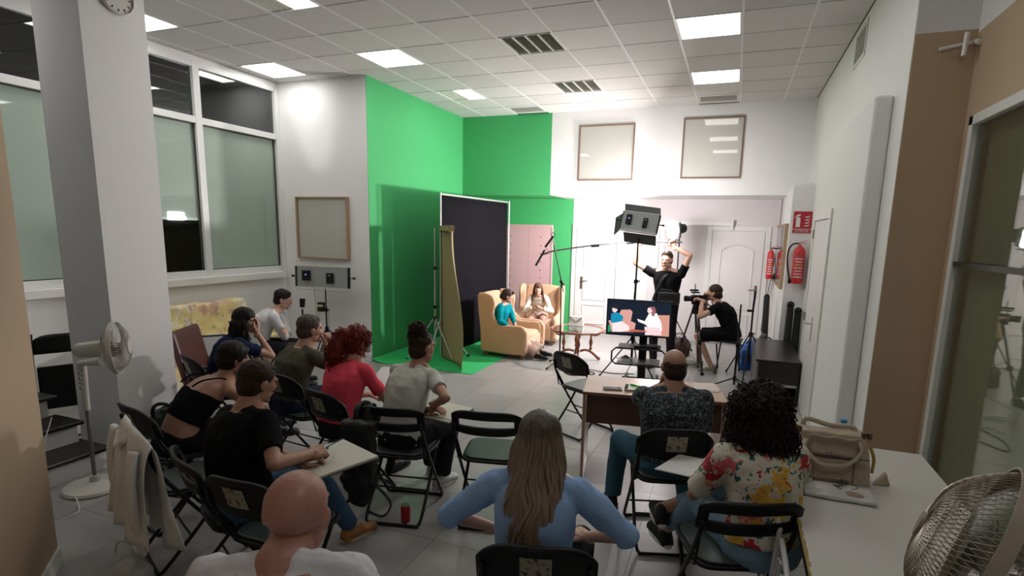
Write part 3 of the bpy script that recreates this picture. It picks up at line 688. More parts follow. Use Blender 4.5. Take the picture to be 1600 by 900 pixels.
# ------------------------------------------------------------------ microphone stand
def shotgun(t, p, d, L=.24, nm='microphone'):
    p = Vector(p); d = Vector(d).normalized()
    m_ = M().cyl(p - d * L * .5, p + d * L * .5, .016, n=10).ell(p + d * L * .5, .017).ell(p - d * L * .5, .016)
    return m_.build(nm, mat('foam_black', (.015, .014, .014), .9), t, smooth='auto')
ms = Vector((-2.30, 7.56, 0))
t = thing('microphone_stand', 'black microphone stand with angled arm before the glass table', 'microphone stand', ms)
for a in (10, 135, 250):
    a = math.radians(a); M().cyl((0, 0, .10), (.30 * math.cos(a), .30 * math.sin(a), .012), .008).build('leg', BLACKM, t, world=False)
    M().cyl((.28 * math.cos(a), .28 * math.sin(a), .014), (.31 * math.cos(a), .31 * math.sin(a), .012), .013).build('rubber_foot', BLACKP, t, world=False)
kn = PY(877, 440, ms.y); tp = PY(864, 374, ms.y - .1); mc = PY(858, 372, ms.y - .1)
M().cyl((0, 0, .06), (0, 0, .6), .012).build('pole', BLACKM, t, world=False, smooth='auto')
M().cyl((ms.x, ms.y, .6), kn, .009).build('pole', BLACKM, t, smooth='auto'); M().ell(kn, .025).cyl(kn, kn + Vector((.05, -.02, -.05)), .012).build('clutch', BLACKP, t, smooth=True)
M().cyl(kn + (kn - tp) * .25, tp, .008).build('arm', BLACKM, t, smooth='auto')
shotgun(t, PY(858, 378, ms.y - .12), (-.35, -.2, -.55), .16)
M().tube([tp + Vector((.02, 0, .03)), tp + Vector((-.02, -.02, .06)), tp + Vector((0, -.02, .1)), tp + Vector((.04, 0, .06))], .006, 6, close=True).build('shock_mount', BLACKP, t, smooth=True)
# boom pole held by the operator
hA = PY(1052, 379, 8.12); hB = PY(998, 377, 8.05); e = PY(866, 392, 7.75); m0 = PY(848, 398, 7.7)
t = thing('boom_pole', 'long grey boom pole with shotgun microphone held overhead', 'boom pole', (e + hA) / 2)
pts = smoothpath([hA + (hA - e).normalized() * .12, hA, hB, PY(930, 383, 7.9), e, m0], 5)
M().tube(pts, [.012] * len(pts), 8).build('pole', mat('grey_carbon', (.10, .09, .09), .5), t, smooth=True)
for q in (PY(930, 384, 7.9), PY(985, 379, 8.02)): M().cyl(q - (hA - e).normalized() * .06, q + (hA - e).normalized() * .06, .02).build('lock_ring', BLACKP, t, smooth='auto')
shotgun(t, PY(844, 403, 7.7), Vector((-.42, -.1, -.8)), .24); M().tube([m0 + Vector((0, 0, .05)), m0 + Vector((.06, 0, .09)), m0 + Vector((.1, 0, .02)), m0], .005, 6).build('shock_mount', BLACKP, t)
# ------------------------------------------------------------------ film lamps
PANB = mat('lamp_back_grey', (.33, .36, .36), .4, metal=.3); BARN = mat('barn_door', (.05, .055, .055), .5)
def led_panel(t, c, R, wd, hg, emi=None, barns=True, boxes=True):
    c = Vector(c)
    def B(p, s, n, m, a=None, par=t): 
        Rr = R if a is None else R @ a
        return M().box(c + R @ Vector(p), s, Rr).build(n, m, par, bevel=.002)
    b = B((0, 0, 0), (wd, hg, .05), 'housing', PANB)
    for s in (-1, 1): B((0, s * (hg / 2 + .004), 0), (wd + .02, .012, .06), 'rim', SIL)
    for s in (-1, 1): B((s * (wd / 2 + .004), 0, 0), (.012, hg, .06), 'rim', BLACKP)
    if emi: B((0, 0, -.028), (wd - .04, hg - .04, .004), 'light_face', emi)
    else: B((0, 0, -.028), (wd - .04, hg - .04, .004), 'light_face', mat('led_face_off', (.5, .5, .42), .4))
    for x, n in ((-.18 * wd / .6, 0), (.10 * wd / .6, 1)):
        u = B((x, .015 if n == 0 else -.01, .045), ((.10 if n == 0 else .08) * wd / .7, hg * .5, .045), 'power_box', BLACKP)
        B((x + .005, hg * .1, .069), (.02, .012, .003), 'indicator', mat('blue_led', (.1, .15, .6), .4, emit=(.2, .3, 1.), es=1.5) if n == 0 else SIL)
    return b
def yoke(t, c, R, wd, drop):
    c = Vector(c); w = wd / 2 + .04
    M().tube([c + R @ Vector((-w, 0, 0)), c + R @ Vector((-w, -drop, 0)), c + R @ Vector((w, -drop, 0)), c + R @ Vector((w, 0, 0))], .008, 6).build('yoke', SIL, t)
    for s in (-1, 1): M().cyl(c + R @ Vector((s * (wd / 2), 0, 0)), c + R @ Vector((s * (w + .05), 0, 0)), .007).cyl(c + R @ Vector((s * (w + .03), 0, 0)), c + R @ Vector((s * (w + .06), 0, 0)), .018, n=6).build('knob', BLACKP, t)
# left, switched off
c = PY(505, 433, 6.25); t = stand('lamp_panel_on_stand', 'switched-off grey LED panel on a black stand by the white wall', 'film lamp', (c.x + .03, 6.25, 0), 1.08, .36, .5, BLACKM, legs=(-90, 30, 150))
Rm = Matrix.Rotation(math.radians(8), 3, 'Z') @ facing((0, -1, .04)); led_panel(t, c, Rm, .80, .29); yoke(t, c, Rm, .80, .185)
M().box(c + Rm @ Vector((-.44, .0, -.04)), (.03, .29, .12), Rm @ Matrix.Rotation(.3, 3, 'Y')).build('barn_door', BARN, t)
M().box(c + Rm @ Vector((-.0, -.42, .06)), (.09, .13, .06), Rm).build('battery_pack', BLACKP, t, bevel=.004); M().box(c + Rm @ Vector((-.0, -.40, .092)), (.092, .03, .004), Rm).build('tape_strip', mat('masking_tape', (.6, .52, .35), .6), t)
M().tube(smoothpath([c + Vector((-.12, -.06, -.05)), c + Vector((-.10, -.07, -.3)), c + Vector((-.06, -.08, -.55)), c + Vector((.02, -.05, -.4)), c + Vector((.10, -.04, -.45)), c + Vector((.08, -.02, -.9))], 6), .004, 6).build('cable', mat('grey_cable', (.2, .2, .2), .6), t)
c2 = PY(471, 452, 5.5); t = stand('lamp_stand', 'second black stand behind the man in the white shirt, carrying a small spotlight', 'light stand', (c2.x, 5.5, 0), .90, .38, .5, BLACKM, legs=(20, 140, 260), rp=.013)
M().cyl((0, 0, .92), (-.01, .02, 1.03), .030, .038).build('spotlight', BLACKP, t, world=False, smooth='auto'); M().box((0, -.03, .62), (.09, .07, .16)).build('battery_pack', BLACKP, t, world=False, bevel=.005)
# back panel with barn doors
c = PY(1000, 348, 7.35); t = stand('barn_door_lamp', 'grey LED panel with black barn doors, seen from behind, on a tall stand', 'film lamp', (c.x - .01, 7.35, 0), c.z - .2, .42, .55, BLACKM, legs=(195, 330, 85), rp=.014)
Rm = Matrix.Rotation(math.radians(6), 3, 'Y') @ Matrix.Rotation(math.radians(-8), 3, 'Z') @ facing((.05, -1, .30))
led_panel(t, c, Rm, .48, .25, mat('led_face_on', (1, 1, 1), .5, emit=(1, .95, .93), es=14))
PTOP = M().prism([c + Rm @ Vector((-.24, .13, -.03)), c + Rm @ Vector((.24, .13, -.03)), c + Rm @ Vector((.20, .255, -.10)), c + Rm @ Vector((-.29, .265, -.10))], Rm @ Vector((0, .004, 0))).build('barn_door', BARN, t)
M().prism([c + Rm @ Vector((-.20, -.14, -.03)), c + Rm @ Vector((.24, -.14, -.03)), c + Rm @ Vector((.25, -.25, -.10)), c + Rm @ Vector((-.18, -.25, -.10))], Rm @ Vector((0, -.004, 0))).build('barn_door', BARN, t)
M().prism([c + Rm @ Vector((-.25, .12, -.03)), c + Rm @ Vector((-.25, -.12, -.03)), c + Rm @ Vector((-.335, -.19, -.09)), c + Rm @ Vector((-.365, .06, -.09))], Rm @ Vector((-.004, 0, 0))).build('barn_door', BARN, t)
for s in (-1, 1): M().cyl(c + Rm @ Vector((s * .24, 0, 0)), c + Rm @ Vector((s * .31, 0, 0)), .007).ell(c + Rm @ Vector((s * .31, 0, 0)), .014).build('knob', BLACKP, t)
# key lamp
c = PY(1057, 358, 9.20); t = stand('key_lamp', 'glaring bright film lamp on a stand above the boom operator', 'film lamp', (c.x + .05, 9.27, 0), c.z - .12, .40, .6, BLACKM, legs=(40, 160, 290), rp=.013)
kd = Vector((-.62, -.66, -.10)).normalized(); Rk = facing(kd)
M().cyl(c - kd * .16, c - kd * .0, .07, .10, n=24).build('housing', BLACKP, t, smooth='auto')
M().lathe([(.08, -.0), (.13, .03), (.155, .08), (.150, .08), (.12, .035), (.07, .005)], c, 28, Rk).build('reflector', SIL, t, smooth='auto')
M().ell(c + kd * .05, (.125, .125, .06), Rk, 24, 12).build('lamp_globe', mat('key_globe', (1, 1, 1), .5, emit=(1, .97, .97), es=40), t, smooth=True)
for a, l in ((-90, .15), (0, .10)):
    a = math.radians(a); u = Rk @ Vector((math.cos(a), math.sin(a), 0)); s = kd.cross(u)
    M().prism([c + kd * .05 + u * .16 + s * .12, c + kd * .05 + u * .16 - s * .12, c + kd * (.05 + l) + u * .24 - s * .13, c + kd * (.05 + l) + u * .24 + s * .13], u * .004).build('barn_door', BARN, t)
# ------------------------------------------------------------------ television on its trolley
tvY = 7.05
c = [PY(950, 463, tvY), PY(1051, 472, tvY), PY(1047, 532, tvY), PY(947, 523, tvY)]
ct = sum(c, Vector()) / 4; ux = ((c[1] - c[0]) + (c[2] - c[3])).normalized(); ux.z = 0; ux = (ux + Vector((0, .10, 0))).normalized(); Wt, Ht = .83, .475
t = thing('television', 'television screen showing two women in armchairs, on a black trolley', 'television', (ct.x, ct.y, 0), math.atan2(ux.y, ux.x))
z0 = ct.z
M().box((0, .02, z0), (Wt, .04, Ht)).build('casing', BLACKP, t, world=False, bevel=.004)
M().box((0, .05, z0 - .02), (Wt * .6, .05, Ht * .6)).build('rear_housing', BLACKP, t, world=False, bevel=.01)
def em_(n, c, s=1.0): return mat('screen_' + n, (0.0, 0.0, 0.0), .4, emit=c, es=s)
sc = M().box((0, -.002, z0 + .004), (Wt - .026, .003, Ht - .034)).build('screen', em_('dark', (18, 28, 42)), t, world=False)
def poly(pts, col, n, d=0): 
    w_, h_ = Wt - .026, Ht - .034
    M().prism([((x / 100 - .5) * w_, -.0045 - d * .0006, z0 + .004 + (.5 - y / 100) * h_) for x, y in pts], (0, -.0004, 0)).build('screen_picture', em_(n, col), sc, world=False)
poly([(22, 28), (36, 26), (40, 32), (38, 60), (46, 66), (44, 92), (8, 96), (2, 62), (14, 60)], (205, 150, 140), 'chair', 0)
poly([(76, 38), (98, 36), (99, 99), (74, 99), (68, 82), (72, 62)], (200, 140, 125), 'chair2', 0)
poly([(2, 76), (6, 78), (6, 96), (2, 96)], (20, 150, 90), 'green', 1)
poly([(6, 42), (12, 36), (18, 38), (26, 48), (24, 66), (14, 72), (6, 66)], (20, 130, 165), 'teal', 1)
poly([(7, 24), (13, 22), (16, 30), (12, 38), (8, 34)], (245, 205, 205), 'skin', 2)
poly([(7, 16), (14, 14), (17, 22), (15, 26), (7, 24)], (40, 34, 44), 'hair', 3)
poly([(8, 70), (24, 62), (36, 76), (36, 88), (22, 94), (10, 94)], (240, 215, 215), 'trousers', 2)
poly([(48, 52), (60, 58), (66, 34), (78, 32), (86, 60), (88, 84), (70, 84), (62, 68), (50, 60)], (252, 240, 236), 'cream', 1)
poly([(64, 18), (70, 16), (73, 28), (66, 34), (63, 28)], (245, 210, 205), 'skin', 2)
poly([(66, 14), (74, 14), (77, 26), (74, 42), (70, 40), (71, 26)], (140, 90, 95), 'hair2', 3)
poly([(60, 74), (84, 74), (88, 96), (62, 99)], (235, 200, 205), 'skirt', 2)
poly([(40, 84), (64, 86), (64, 90), (34, 92)], (175, 95, 75), 'table', 3)
# trolley carrying it
t = thing('tv_trolley', 'black tubular trolley with two shelves under the television', 'trolley', (ct.x + .06, ct.y + .12, 0), math.atan2(ux.y, ux.x))
M().bx(-.05, .05, -.03, .03, 0, z0 - .2).build('column', BLACKM, t, world=False, bevel=.004)
for s in (-1, 1): M().bx(s * .14 - .012, s * .14 + .012, -.07, -.05, z0 - .30, z0 + Ht / 2 + .10).build('mount_rail', BLACKM, t, world=False)
M().box((0, -.05, z0 - .1), (.34, .03, .04)).build('mount_bar', BLACKM, t, world=False)
for z, m_ in ((.50, BLACKP), (.31, mat('grey_shelf', (.28, .27, .28), .35))):
    M().box((-.04, -.10, z), (.54, .30, .018)).build('shelf', m_, t, world=False, bevel=.004)
rr = [(-.33, -.26, .50), (-.38, -.26, .45), (-.38, -.26, .33), (-.33, -.26, .29), (.25, -.26, .29), (.30, -.26, .33), (.30, -.26, .45), (.25, -.26, .50)]
M().tube([p for p in rr], .012, 8, close=True).build('shelf_frame', BLACKM, t, world=False, smooth=True)
for a, b in (((-.25, 0), (.25, 0)), ((-.2, -.25), (-.2, .22)), ((.2, -.25), (.2, .22))): M().cyl((a[0], a[1], .05), (b[0], b[1], .05), .018).build('base_bar', BLACKM, t, world=False)
for x, y in ((-.2, -.25), (-.2, .22), (.2, -.25), (.2, .22)): M().cyl((x - .012, y, .025), (x + .012, y, .025), .025).build('caster', BLACKP, t, world=False)
p = Vector((ct.x, ct.y, .51))
t = thing('media_player', 'flat black media player on the trolley shelf', 'player', (ct.x + .12, ct.y - .02, .509), .15)
M().bx(-.15, .15, -.09, .09, 0, .03).build('case', BLACKP, t, world=False, bevel=.004); M().bx(-.13, .13, -.092, -.09, .008, .022).build('front_panel', BLACKM, t, world=False)
t = thing('cable_coil', 'coiled black cable lying on the lower trolley shelf', 'cable', (ct.x - .14, ct.y + .0, .325))
M().tube([((.07 - .002 * k) * math.cos(k * .6), (.07 - .002 * k) * math.sin(k * .6), .01 + .0012 * k) for k in range(34)], .007, 6).build('coil', BLACKP, t, world=False, smooth=True)
M().tube(smoothpath([(.05, -.05, .02), (.1, -.1, -.02), (.05, -.24, -.15), (.0, -.22, -.30)], 5), .005, 6).build('loose_end', BLACKP, t, world=False)
# ------------------------------------------------------------------ camera on tripod
cp = Vector((-.46, 8.12, 0)); hd = PY(1082, 468, cp.y)
t = thing('camera_tripod', 'large black video tripod with pan handle in front of the cameraman', 'tripod', cp)
TRI = mat('tripod_dark', (.02, .018, .018), .4)
for a in (70, 190, 310):
    a = math.radians(a); e = Vector((math.cos(a) * .26, math.sin(a) * .26, .02)); top = Vector((math.cos(a) * .04, math.sin(a) * .04, hd.z - .16)); md = top.lerp(e, .5)
    s = Vector((-math.sin(a), math.cos(a), 0)) * .022
    l = M().cyl(top + s, md + s, .010).cyl(top - s, md - s, .010).cyl(md, e, .012).build('leg', TRI, t, world=False, smooth='auto')
    M().box(md, (.05, .05, .06)).build('leg_clamp', BLACKP, l, world=False); M().ell(e, .028).build('rubber_foot', BLACKP, l, world=False, smooth=True)
M().cyl((0, 0, hd.z - .20), (0, 0, hd.z - .12), .06, .05).ell((0, 0, hd.z - .10), .045).build('head', BLACKP, t, world=False, smooth='auto')
M().box((0, 0, hd.z - .05), (.12, .07, .03)).build('plate', BLACKP, t, world=False, bevel=.004)
M().tube([(.03, 0, hd.z - .08), (.16, -.02, hd.z - .05), (.34, -.04, hd.z - .16)], .010).cyl((.24, -.03, hd.z - .10), (.34, -.04, hd.z - .16), .016).build('pan_handle', BLACKP, t, world=False, smooth='auto')
t = thing('video_camera', 'small black video camera mounted on the tripod', 'camera', (cp.x, cp.y, hd.z - .034), math.radians(28))
M().bx(-.07, .09, -.045, .045, 0, .10).build('body', BLACKP, t, world=False, bevel=.008); M().cyl((-.07, 0, .05), (-.17, 0, .05), .036, .042).build('lens', BLACKM, t, world=False, smooth='auto')
M().cyl((-.04, 0, .10), (-.04, 0, .13), .006).bx(-.08, .04, -.012, .012, .13, .15).build('handle', BLACKP, t, world=False); M().cyl((-.02, 0, .145), (-.03, 0, .26), .006).build('antenna', BLACKP, t, world=False); M().cyl((-.10, 0, .17), (.02, 0, .17), .014).build('microphone', BLACKP, t, world=False, smooth='auto')
M().box((.10, -.07, .08), (.01, .09, .06), Matrix.Rotation(.3, 3, 'Z')).build('display', BLACKM, t, world=False)
# stool below the cameraman
STOOL = t = thing('folding_stool', 'black folding stool with crossed legs under the cameraman', 'stool', (.13, 8.38, 0), math.radians(84))
M().box((0, 0, .485), (.36, .34, .035)).build('seat', BLACKP, t, world=False, bevel=.015)
for s in (-1, 1):
    M().cyl((-.17, s * .15, .44), (.20, s * .15, .01), .011).build('leg', BLACKM, t, world=False, smooth='auto'); M().cyl((.17, s * .13, .44), (-.20, s * .13, .01), .011).build('leg', BLACKM, t, world=False, smooth='auto')
stand('microphone_stand', 'black stand with low tripod base at the right of the cameraman, nearest the desk', 'microphone stand', (.13, 7.42, 0), 1.10, .26, .13, BLACKM, legs=(180, 300, 60), brace=False, rp=.010, sections=2)
t = stand('light_stand', 'black light stand with spread legs between the cameraman and the blue bag', 'light stand', (.30, 8.05, 0), 1.05, .36, .62, BLACKM, legs=(20, 140, 260), rp=.012, sections=2)
M().cyl((0, 0, .98), (.01, 0, 1.22), .014).box((-.03, 0, .95), (.09, .03, .03)).build('clamp', BLACKP, t, world=False)
# bags on the floor at the back
def bag(name, label, cat_, loc, rz_, rad, m, vox=.02, seed=1, extra=None, disp=.02):
    t = thing(name, label, cat_, loc, rz_); b = M()
    b.ell((0, 0, rad[2]), rad).box((0, 0, rad[2] * .7), (rad[0] * 1.7, rad[1] * 1.6, rad[2] * 1.35))
    if extra: extra(b)
    place('body', remesh(b, 'bag', vox, 4, disp, 9, seed), m, t, False); return t
BLU = mat('blue_bag_plastic', (.02, .13, .50), .4, bump=.6, bscale=14)
t = bag('blue_bag', 'large bright blue shopping bag on the floor near the right door', 'bag', (.36, 8.62, 0), .2, (.20, .16, .22), BLU, seed=3)
M().tube(bez((-.1, 0, .36), (-.08, -.02, .5), (.08, -.02, .5), (.1, 0, .36)), .012, 6).build('handle', BLU, t, world=False)
M().box((.08, -.02, .44), (.06, .05, .26), Matrix.Rotation(.5, 3, 'Y')).build('folded_paper', mat('grey_sheet', (.25, .24, .24), .7), t, world=False, bevel=.01)
t = bag('brown_bag', 'dark brown leather bag on the floor behind the television', 'bag', (-.72, 9.05, 0), .1, (.19, .12, .16), mat('brown_leather', (.06, .03, .022), .5), seed=5)
M().tube(bez((-.1, 0, .28), (-.08, -.02, .42), (.08, -.02, .42), (.1, 0, .28)), .010, 6).build('handle', MATS['brown_leather'], t, world=False)
t = bag('black_bag', 'black camera bag on the floor beside the blue bag', 'bag', (.58, 9.05, 0), .0, (.15, .14, .20), mat('black_nylon', (.010, .010, .011), .65), seed=8)
M().tube(bez((-.05, 0, .36), (-.04, -.02, .46), (.06, -.02, .46), (.08, 0, .34)), .010, 6).build('handle', BLACKP, t, world=False)
for k, (x, y, z, lb) in enumerate(((.57, 9.5, 1.02, 'tall black rolled tripod bag leaning by the far pilaster, left one'), (.80, 8.48, 1.02, 'black rolled stand bag standing under the large extinguisher, left one'), (.905, 8.48, .94, 'black rolled stand bag standing under the large extinguisher, right one'))):
    t = thing('stand_bag', lb, 'bag', (x, y, 0)); zb = 0 if k == 0 else .0
    M().cyl((0, 0, 0), (-.03 if k == 0 else 0, 0, z), .055, .045, 14).build('tube', mat('black_nylon', (.01, .01, .011), .6), t, world=False, smooth='auto')
    M().ell((-.03 if k == 0 else 0, 0, z), .052 if k else .04).build('end_cap', BLACKP, t, world=False, smooth=True)
# power strip
t = thing('power_strip', 'white power strip with plugs on the floor behind the tripod', 'power strip', (-.46, 8.72, 0), .1)
M().bx(-.14, .14, -.03, .03, 0, .045).build('body', TRIMW, t, world=False, bevel=.006)
for k in range(3): M().cyl((-.09 + .09 * k, 0, .045), (-.09 + .09 * k, 0, .075), .02).build('plug', TRIMW, t, world=False)
# black cabinet
t = thing('black_cabinet', 'low black wooden cabinet with open shelf beside the right door', 'cabinet', (.59, 7.62, 0))
BW = mat('black_ash', (.010, .009, .009), .3, bump=.1, bscale=30, stretch=(1, 8, 1))
M().bx(-.25, .24, -.74, .74, .50, .525).build('top', BW, t, world=False, bevel=.003); M().bx(-.24, -.215, -.72, .72, 0, .50).build('side_panel', mat('grey_side', (.16, .16, .16), .5), t, world=False); M().bx(.21, .235, -.72, .72, 0, .50).build('side_panel', BW, t, world=False)
M().bx(-.215, .21, -.735, -.715, .25, .497).build('drawer_front', BW, t, world=False, bevel=.003); M().bx(-.215, .21, -.73, .7, .215, .245).build('shelf', CHROME, t, world=False); M().bx(-.215, .21, .69, .71, 0, .50).build('back_panel', BW, t, world=False); M().bx(-.215, .21, -.7, .7, .03, .05).build('shelf', BW, t, world=False)
# ------------------------------------------------------------------ desk
a0 = math.radians(10); dk = Vector((-.53, 4.34, 0))
t = thing('wooden_desk', 'light brown wooden desk with dark modesty panel in the middle of the room', 'desk', dk, a0)
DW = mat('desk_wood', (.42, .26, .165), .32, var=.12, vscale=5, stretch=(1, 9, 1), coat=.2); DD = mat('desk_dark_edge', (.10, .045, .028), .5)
M().bx(-.54, .54, -.26, .26, .712, .737).build('top', DW, t, world=False, bevel=.003)
M().bx(-.54, .54, -.262, -.2601, .714, .735).build('edge_band', mat('desk_edge', (.22, .12, .07), .5), t, world=False)
for s in (-1, 1): M().bx(s * .525 - .012, s * .525 + .012, -.25, .24, 0, .712).build('side_panel', DW, t, world=False)
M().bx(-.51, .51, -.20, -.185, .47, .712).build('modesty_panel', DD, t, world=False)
def on_desk(px, py, z=.738): return PZ(px, py, z)
p = on_desk(957, 608); t = thing('smartphone', 'grey smartphone in a case lying on the desk', 'phone', p, .25)
M().bx(-.075, .075, -.038, .038, 0, .009).build('body', mat('phone_grey', (.10, .095, .10), .35), t, world=False, bevel=.004); M().bx(-.07, .07, -.034, .034, .009, .0095).build('screen', BLACKP, t, world=False); M().bx(.045, .062, .012, .030, .0095, .012).build('camera_bump', BLACKM, t, world=False)
p = on_desk(992, 608); t = thing('spiral_notebook', 'open spiral notebook with white pages on the desk', 'notebook', p + Vector((.03, 0, 0)), .12)
M().bx(-.10, .11, -.07, .07, 0, .008).build('cover', mat('kraft_cover', (.30, .25, .18), .6), t, world=False); M().bx(-.09, .11, -.068, .068, .008, .014).build('pages', mat('page_white', (.66, .70, .64), .6), t, world=False)
for k in range(9): M().tube([(-.095 + .012 * math.cos(q), -.06 + .015 * k, .01 + .012 * math.sin(q)) for q in [2 * PI * j / 10 for j in range(10)]], .0018, 5, close=True).build('spiral_ring', BLACKM, t, world=False)
t = thing('green_marker', 'bright green marker pen lying on the open notebook', 'pen', p + Vector((.03, .01, .020)), -.35)
M().cyl((-.07, 0, .003), (.05, 0, .003), .007).cyl((.05, 0, .003), (.065, 0, .003), .005).build('barrel', mat('marker_green', (.05, .65, .04), .4), t, world=False, smooth='auto'); M().cyl((-.075, 0, .003), (-.03, 0, .003), .0085).build('cap', mat('marker_dark_green', (.03, .35, .03), .4), t, world=False, smooth='auto')
p = on_desk(1108, 606); t = thing('paper_sheet', 'white paper sheets at the right end of the desk', 'paper', p + Vector((-.03, 0, 0)), .2)
M().bx(-.09, .09, -.12, .12, 0, .003).build('sheet', mat('page_white', (.66, .70, .64), .6), t, world=False); M().box((.01, .01, .0045), (.17, .22, .002), Matrix.Rotation(.12, 3, 'Z')).build('sheet', mat('page_pink', (.62, .52, .48), .6), t, world=False)
# ------------------------------------------------------------------ sofa with floral cover, chair, cushion
def floral(name, base, scale, cols, leaf=(.10, .16, .08), dens=.16, blot=.14):
    m = bpy.data.materials.new(name); m.use_nodes = True; nt = m.node_tree; b = nt.nodes['Principled BSDF']; b.inputs['Roughness'].default_value = .8
    tc = nt.nodes.new('ShaderNodeTexCoord'); nz = nt.nodes.new('ShaderNodeTexNoise'); nz.inputs['Scale'].default_value = scale * 3; nz.inputs['Detail'].default_value = 3
    ad = nt.nodes.new('ShaderNodeVectorMath'); ad.operation = 'MULTIPLY_ADD'; ad.inputs[1].default_value = (blot, blot, blot)
    nt.links.new(tc.outputs['Object'], nz.inputs['Vector']); nt.links.new(nz.outputs['Color'], ad.inputs[0]); nt.links.new(tc.outputs['Object'], ad.inputs[2])
    def layer(prev, sc_, thr, stops, seed, useramp=True):
        off = nt.nodes.new('ShaderNodeVectorMath'); off.operation = 'ADD'; off.inputs[1].default_value = (seed, seed * .7, seed * 1.3); nt.links.new(ad.outputs[0], off.inputs[0])
        v = nt.nodes.new('ShaderNodeTexVoronoi'); v.inputs['Scale'].default_value = sc_; nt.links.new(off.outputs[0], v.inputs['Vector'])
        lt = nt.nodes.new('ShaderNodeMath'); lt.operation = 'LESS_THAN'; lt.inputs[1].default_value = thr; nt.links.new(v.outputs['Distance'], lt.inputs[0])
        sp = nt.nodes.new('ShaderNodeSeparateColor'); nt.links.new(v.outputs['Color'], sp.inputs[0])
        gt = nt.nodes.new('ShaderNodeMath'); gt.operation = 'LESS_THAN'; gt.inputs[1].default_value = .62; nt.links.new(sp.outputs[1], gt.inputs[0])
        mu = nt.nodes.new('ShaderNodeMath'); mu.operation = 'MULTIPLY'; nt.links.new(lt.outputs[0], mu.inputs[0]); nt.links.new(gt.outputs[0], mu.inputs[1])
        r = nt.nodes.new('ShaderNodeValToRGB'); r.color_ramp.interpolation = 'CONSTANT'; e = r.color_ramp.elements
        while len(e) < len(stops): e.new(.5)
        for k, c_ in enumerate(stops): e[k].position = k / len(stops); e[k].color = tuple(c_) + (1,)
        nt.links.new(sp.outputs[0], r.inputs[0])
        dk_ = nt.nodes.new('ShaderNodeMix'); dk_.data_type = 'RGBA'; dk_.blend_type = 'MULTIPLY'; dk_.inputs[0].default_value = .5
        r2 = nt.nodes.new('ShaderNodeMath'); r2.operation = 'MULTIPLY_ADD'; r2.inputs[1].default_value = 1 / thr * .7; r2.inputs[2].default_value = .5; nt.links.new(v.outputs['Distance'], r2.inputs[0])
        nt.links.new(r.outputs[0], dk_.inputs[6]); nt.links.new(r2.outputs[0], dk_.inputs[7])
        mx = nt.nodes.new('ShaderNodeMix'); mx.data_type = 'RGBA'; nt.links.new(mu.outputs[0], mx.inputs[0])
        if isinstance(prev, tuple): mx.inputs[6].default_value = prev + (1,)
        else: nt.links.new(prev, mx.inputs[6])
        nt.links.new(dk_.outputs[2], mx.inputs[7]); return mx.outputs[2]
    o = layer(base, scale * 1.9, dens * 1.2, [leaf, tuple(v * 1.4 for v in leaf), leaf], 1.7)
    o = layer(o, scale, dens * 1.7, cols, 5.1)
    o = layer(o, scale * 1.6, dens * .7, cols[::-1], 9.3)
    nt.links.new(o, b.inputs['Base Color']); MATS[name] = m; return m
SOF = floral('yellow_floral_cover', (.72, .60, .28), 5.5, [(.72, .66, .50), (.62, .40, .28), (.66, .62, .50), (.50, .34, .30)], (.42, .42, .26), .26, .22)
t = thing('floral_sofa', 'sofa under a yellow flowered throw below the window', 'sofa', (-5.95, 4.75, 0))
M().box((.0, 0, .22), (.75, 1.75, .40)).build('base', SOF, t, world=False, bevel=.05)
for y in (-.43, .43):
    b = M().box((-.30, y, .66), (.20, .86, .62), Matrix.Rotation(-.16, 3, 'Y')); place('back_cushion', remesh(b, 'c', .03, 8, .03, 5, y), SOF, t, False)
    b = M().box((.06, y, .46), (.62, .84, .16)); place('seat_cushion', remesh(b, 'c', .03, 7, .02, 5, y + 2), SOF, t, False)
for s in (-1, 1): M().box((.0, s * .93, .36), (.72, .16, .60)).build('armrest', SOF, t, world=False, bevel=.06)
p = PY(333, 541, 3.98); t = thing('cushion', 'white and blue framed cushion lying upright on the floral sofa', 'cushion', (-5.55, 4.62, .56), math.radians(-50))
p = PX(332, 541, -5.5); t.location = p; WM[t.name] = Matrix.Translation(p) @ rz(math.radians(55))
t.rotation_euler = (0, 0, math.radians(55))
b = M().box((0, 0, 0), (.24, .07, .24)); place('body', remesh(b, 'c', .015, 6), mat('white_cushion', (.62, .63, .62), .8, var=.1, vscale=12), t, False)
M().tube([(-.125, -.02, -.125), (.125, -.02, -.125), (.125, -.02, .125), (-.125, -.02, .125)], .016, 8, close=True).build('blue_piping', mat('navy_piping', (.015, .03, .08), .6), t, world=False, smooth=True)
MAR = mat('maroon_leather', (.075, .018, .015), .38); AW = mat('dark_arm_wood', (.04, .015, .012), .3)
t = thing('maroon_armchair', 'maroon leather armchair with wooden arms right beside the white column', 'armchair', (-4.72, 3.95, 0), math.radians(-62))
M().box((0, 0, .36), (.52, .52, .14)).build('seat', MAR, t, world=False, bevel=.03); M().box((0, -.30, .66), (.54, .07, .56), Matrix.Rotation(.22, 3, 'X')).build('backrest', MAR, t, world=False, bevel=.03)
for s in (-1, 1):
    M().box((s * .29, -.02, .60), (.05, .44, .03)).build('armrest', AW, t, world=False, bevel=.01)
    for y in (-.22, .22): M().cyl((s * .27, y, 0), (s * .28, y * .9, .60), .02).build('leg', AW, t, world=False)
t = bag('black_bag', 'black bag and jacket heaped against the foot of the column', 'bag', (-4.18, 3.02, 0), .4, (.20, .17, .27), MATS['black_nylon'], .02, 12, disp=.05)
M().tube(bez((-.12, -.1, .4), (-.1, -.2, .6), (.1, -.2, .6), (.12, -.1, .4)), .014, 6).build('strap', BLACKP, t, world=False)
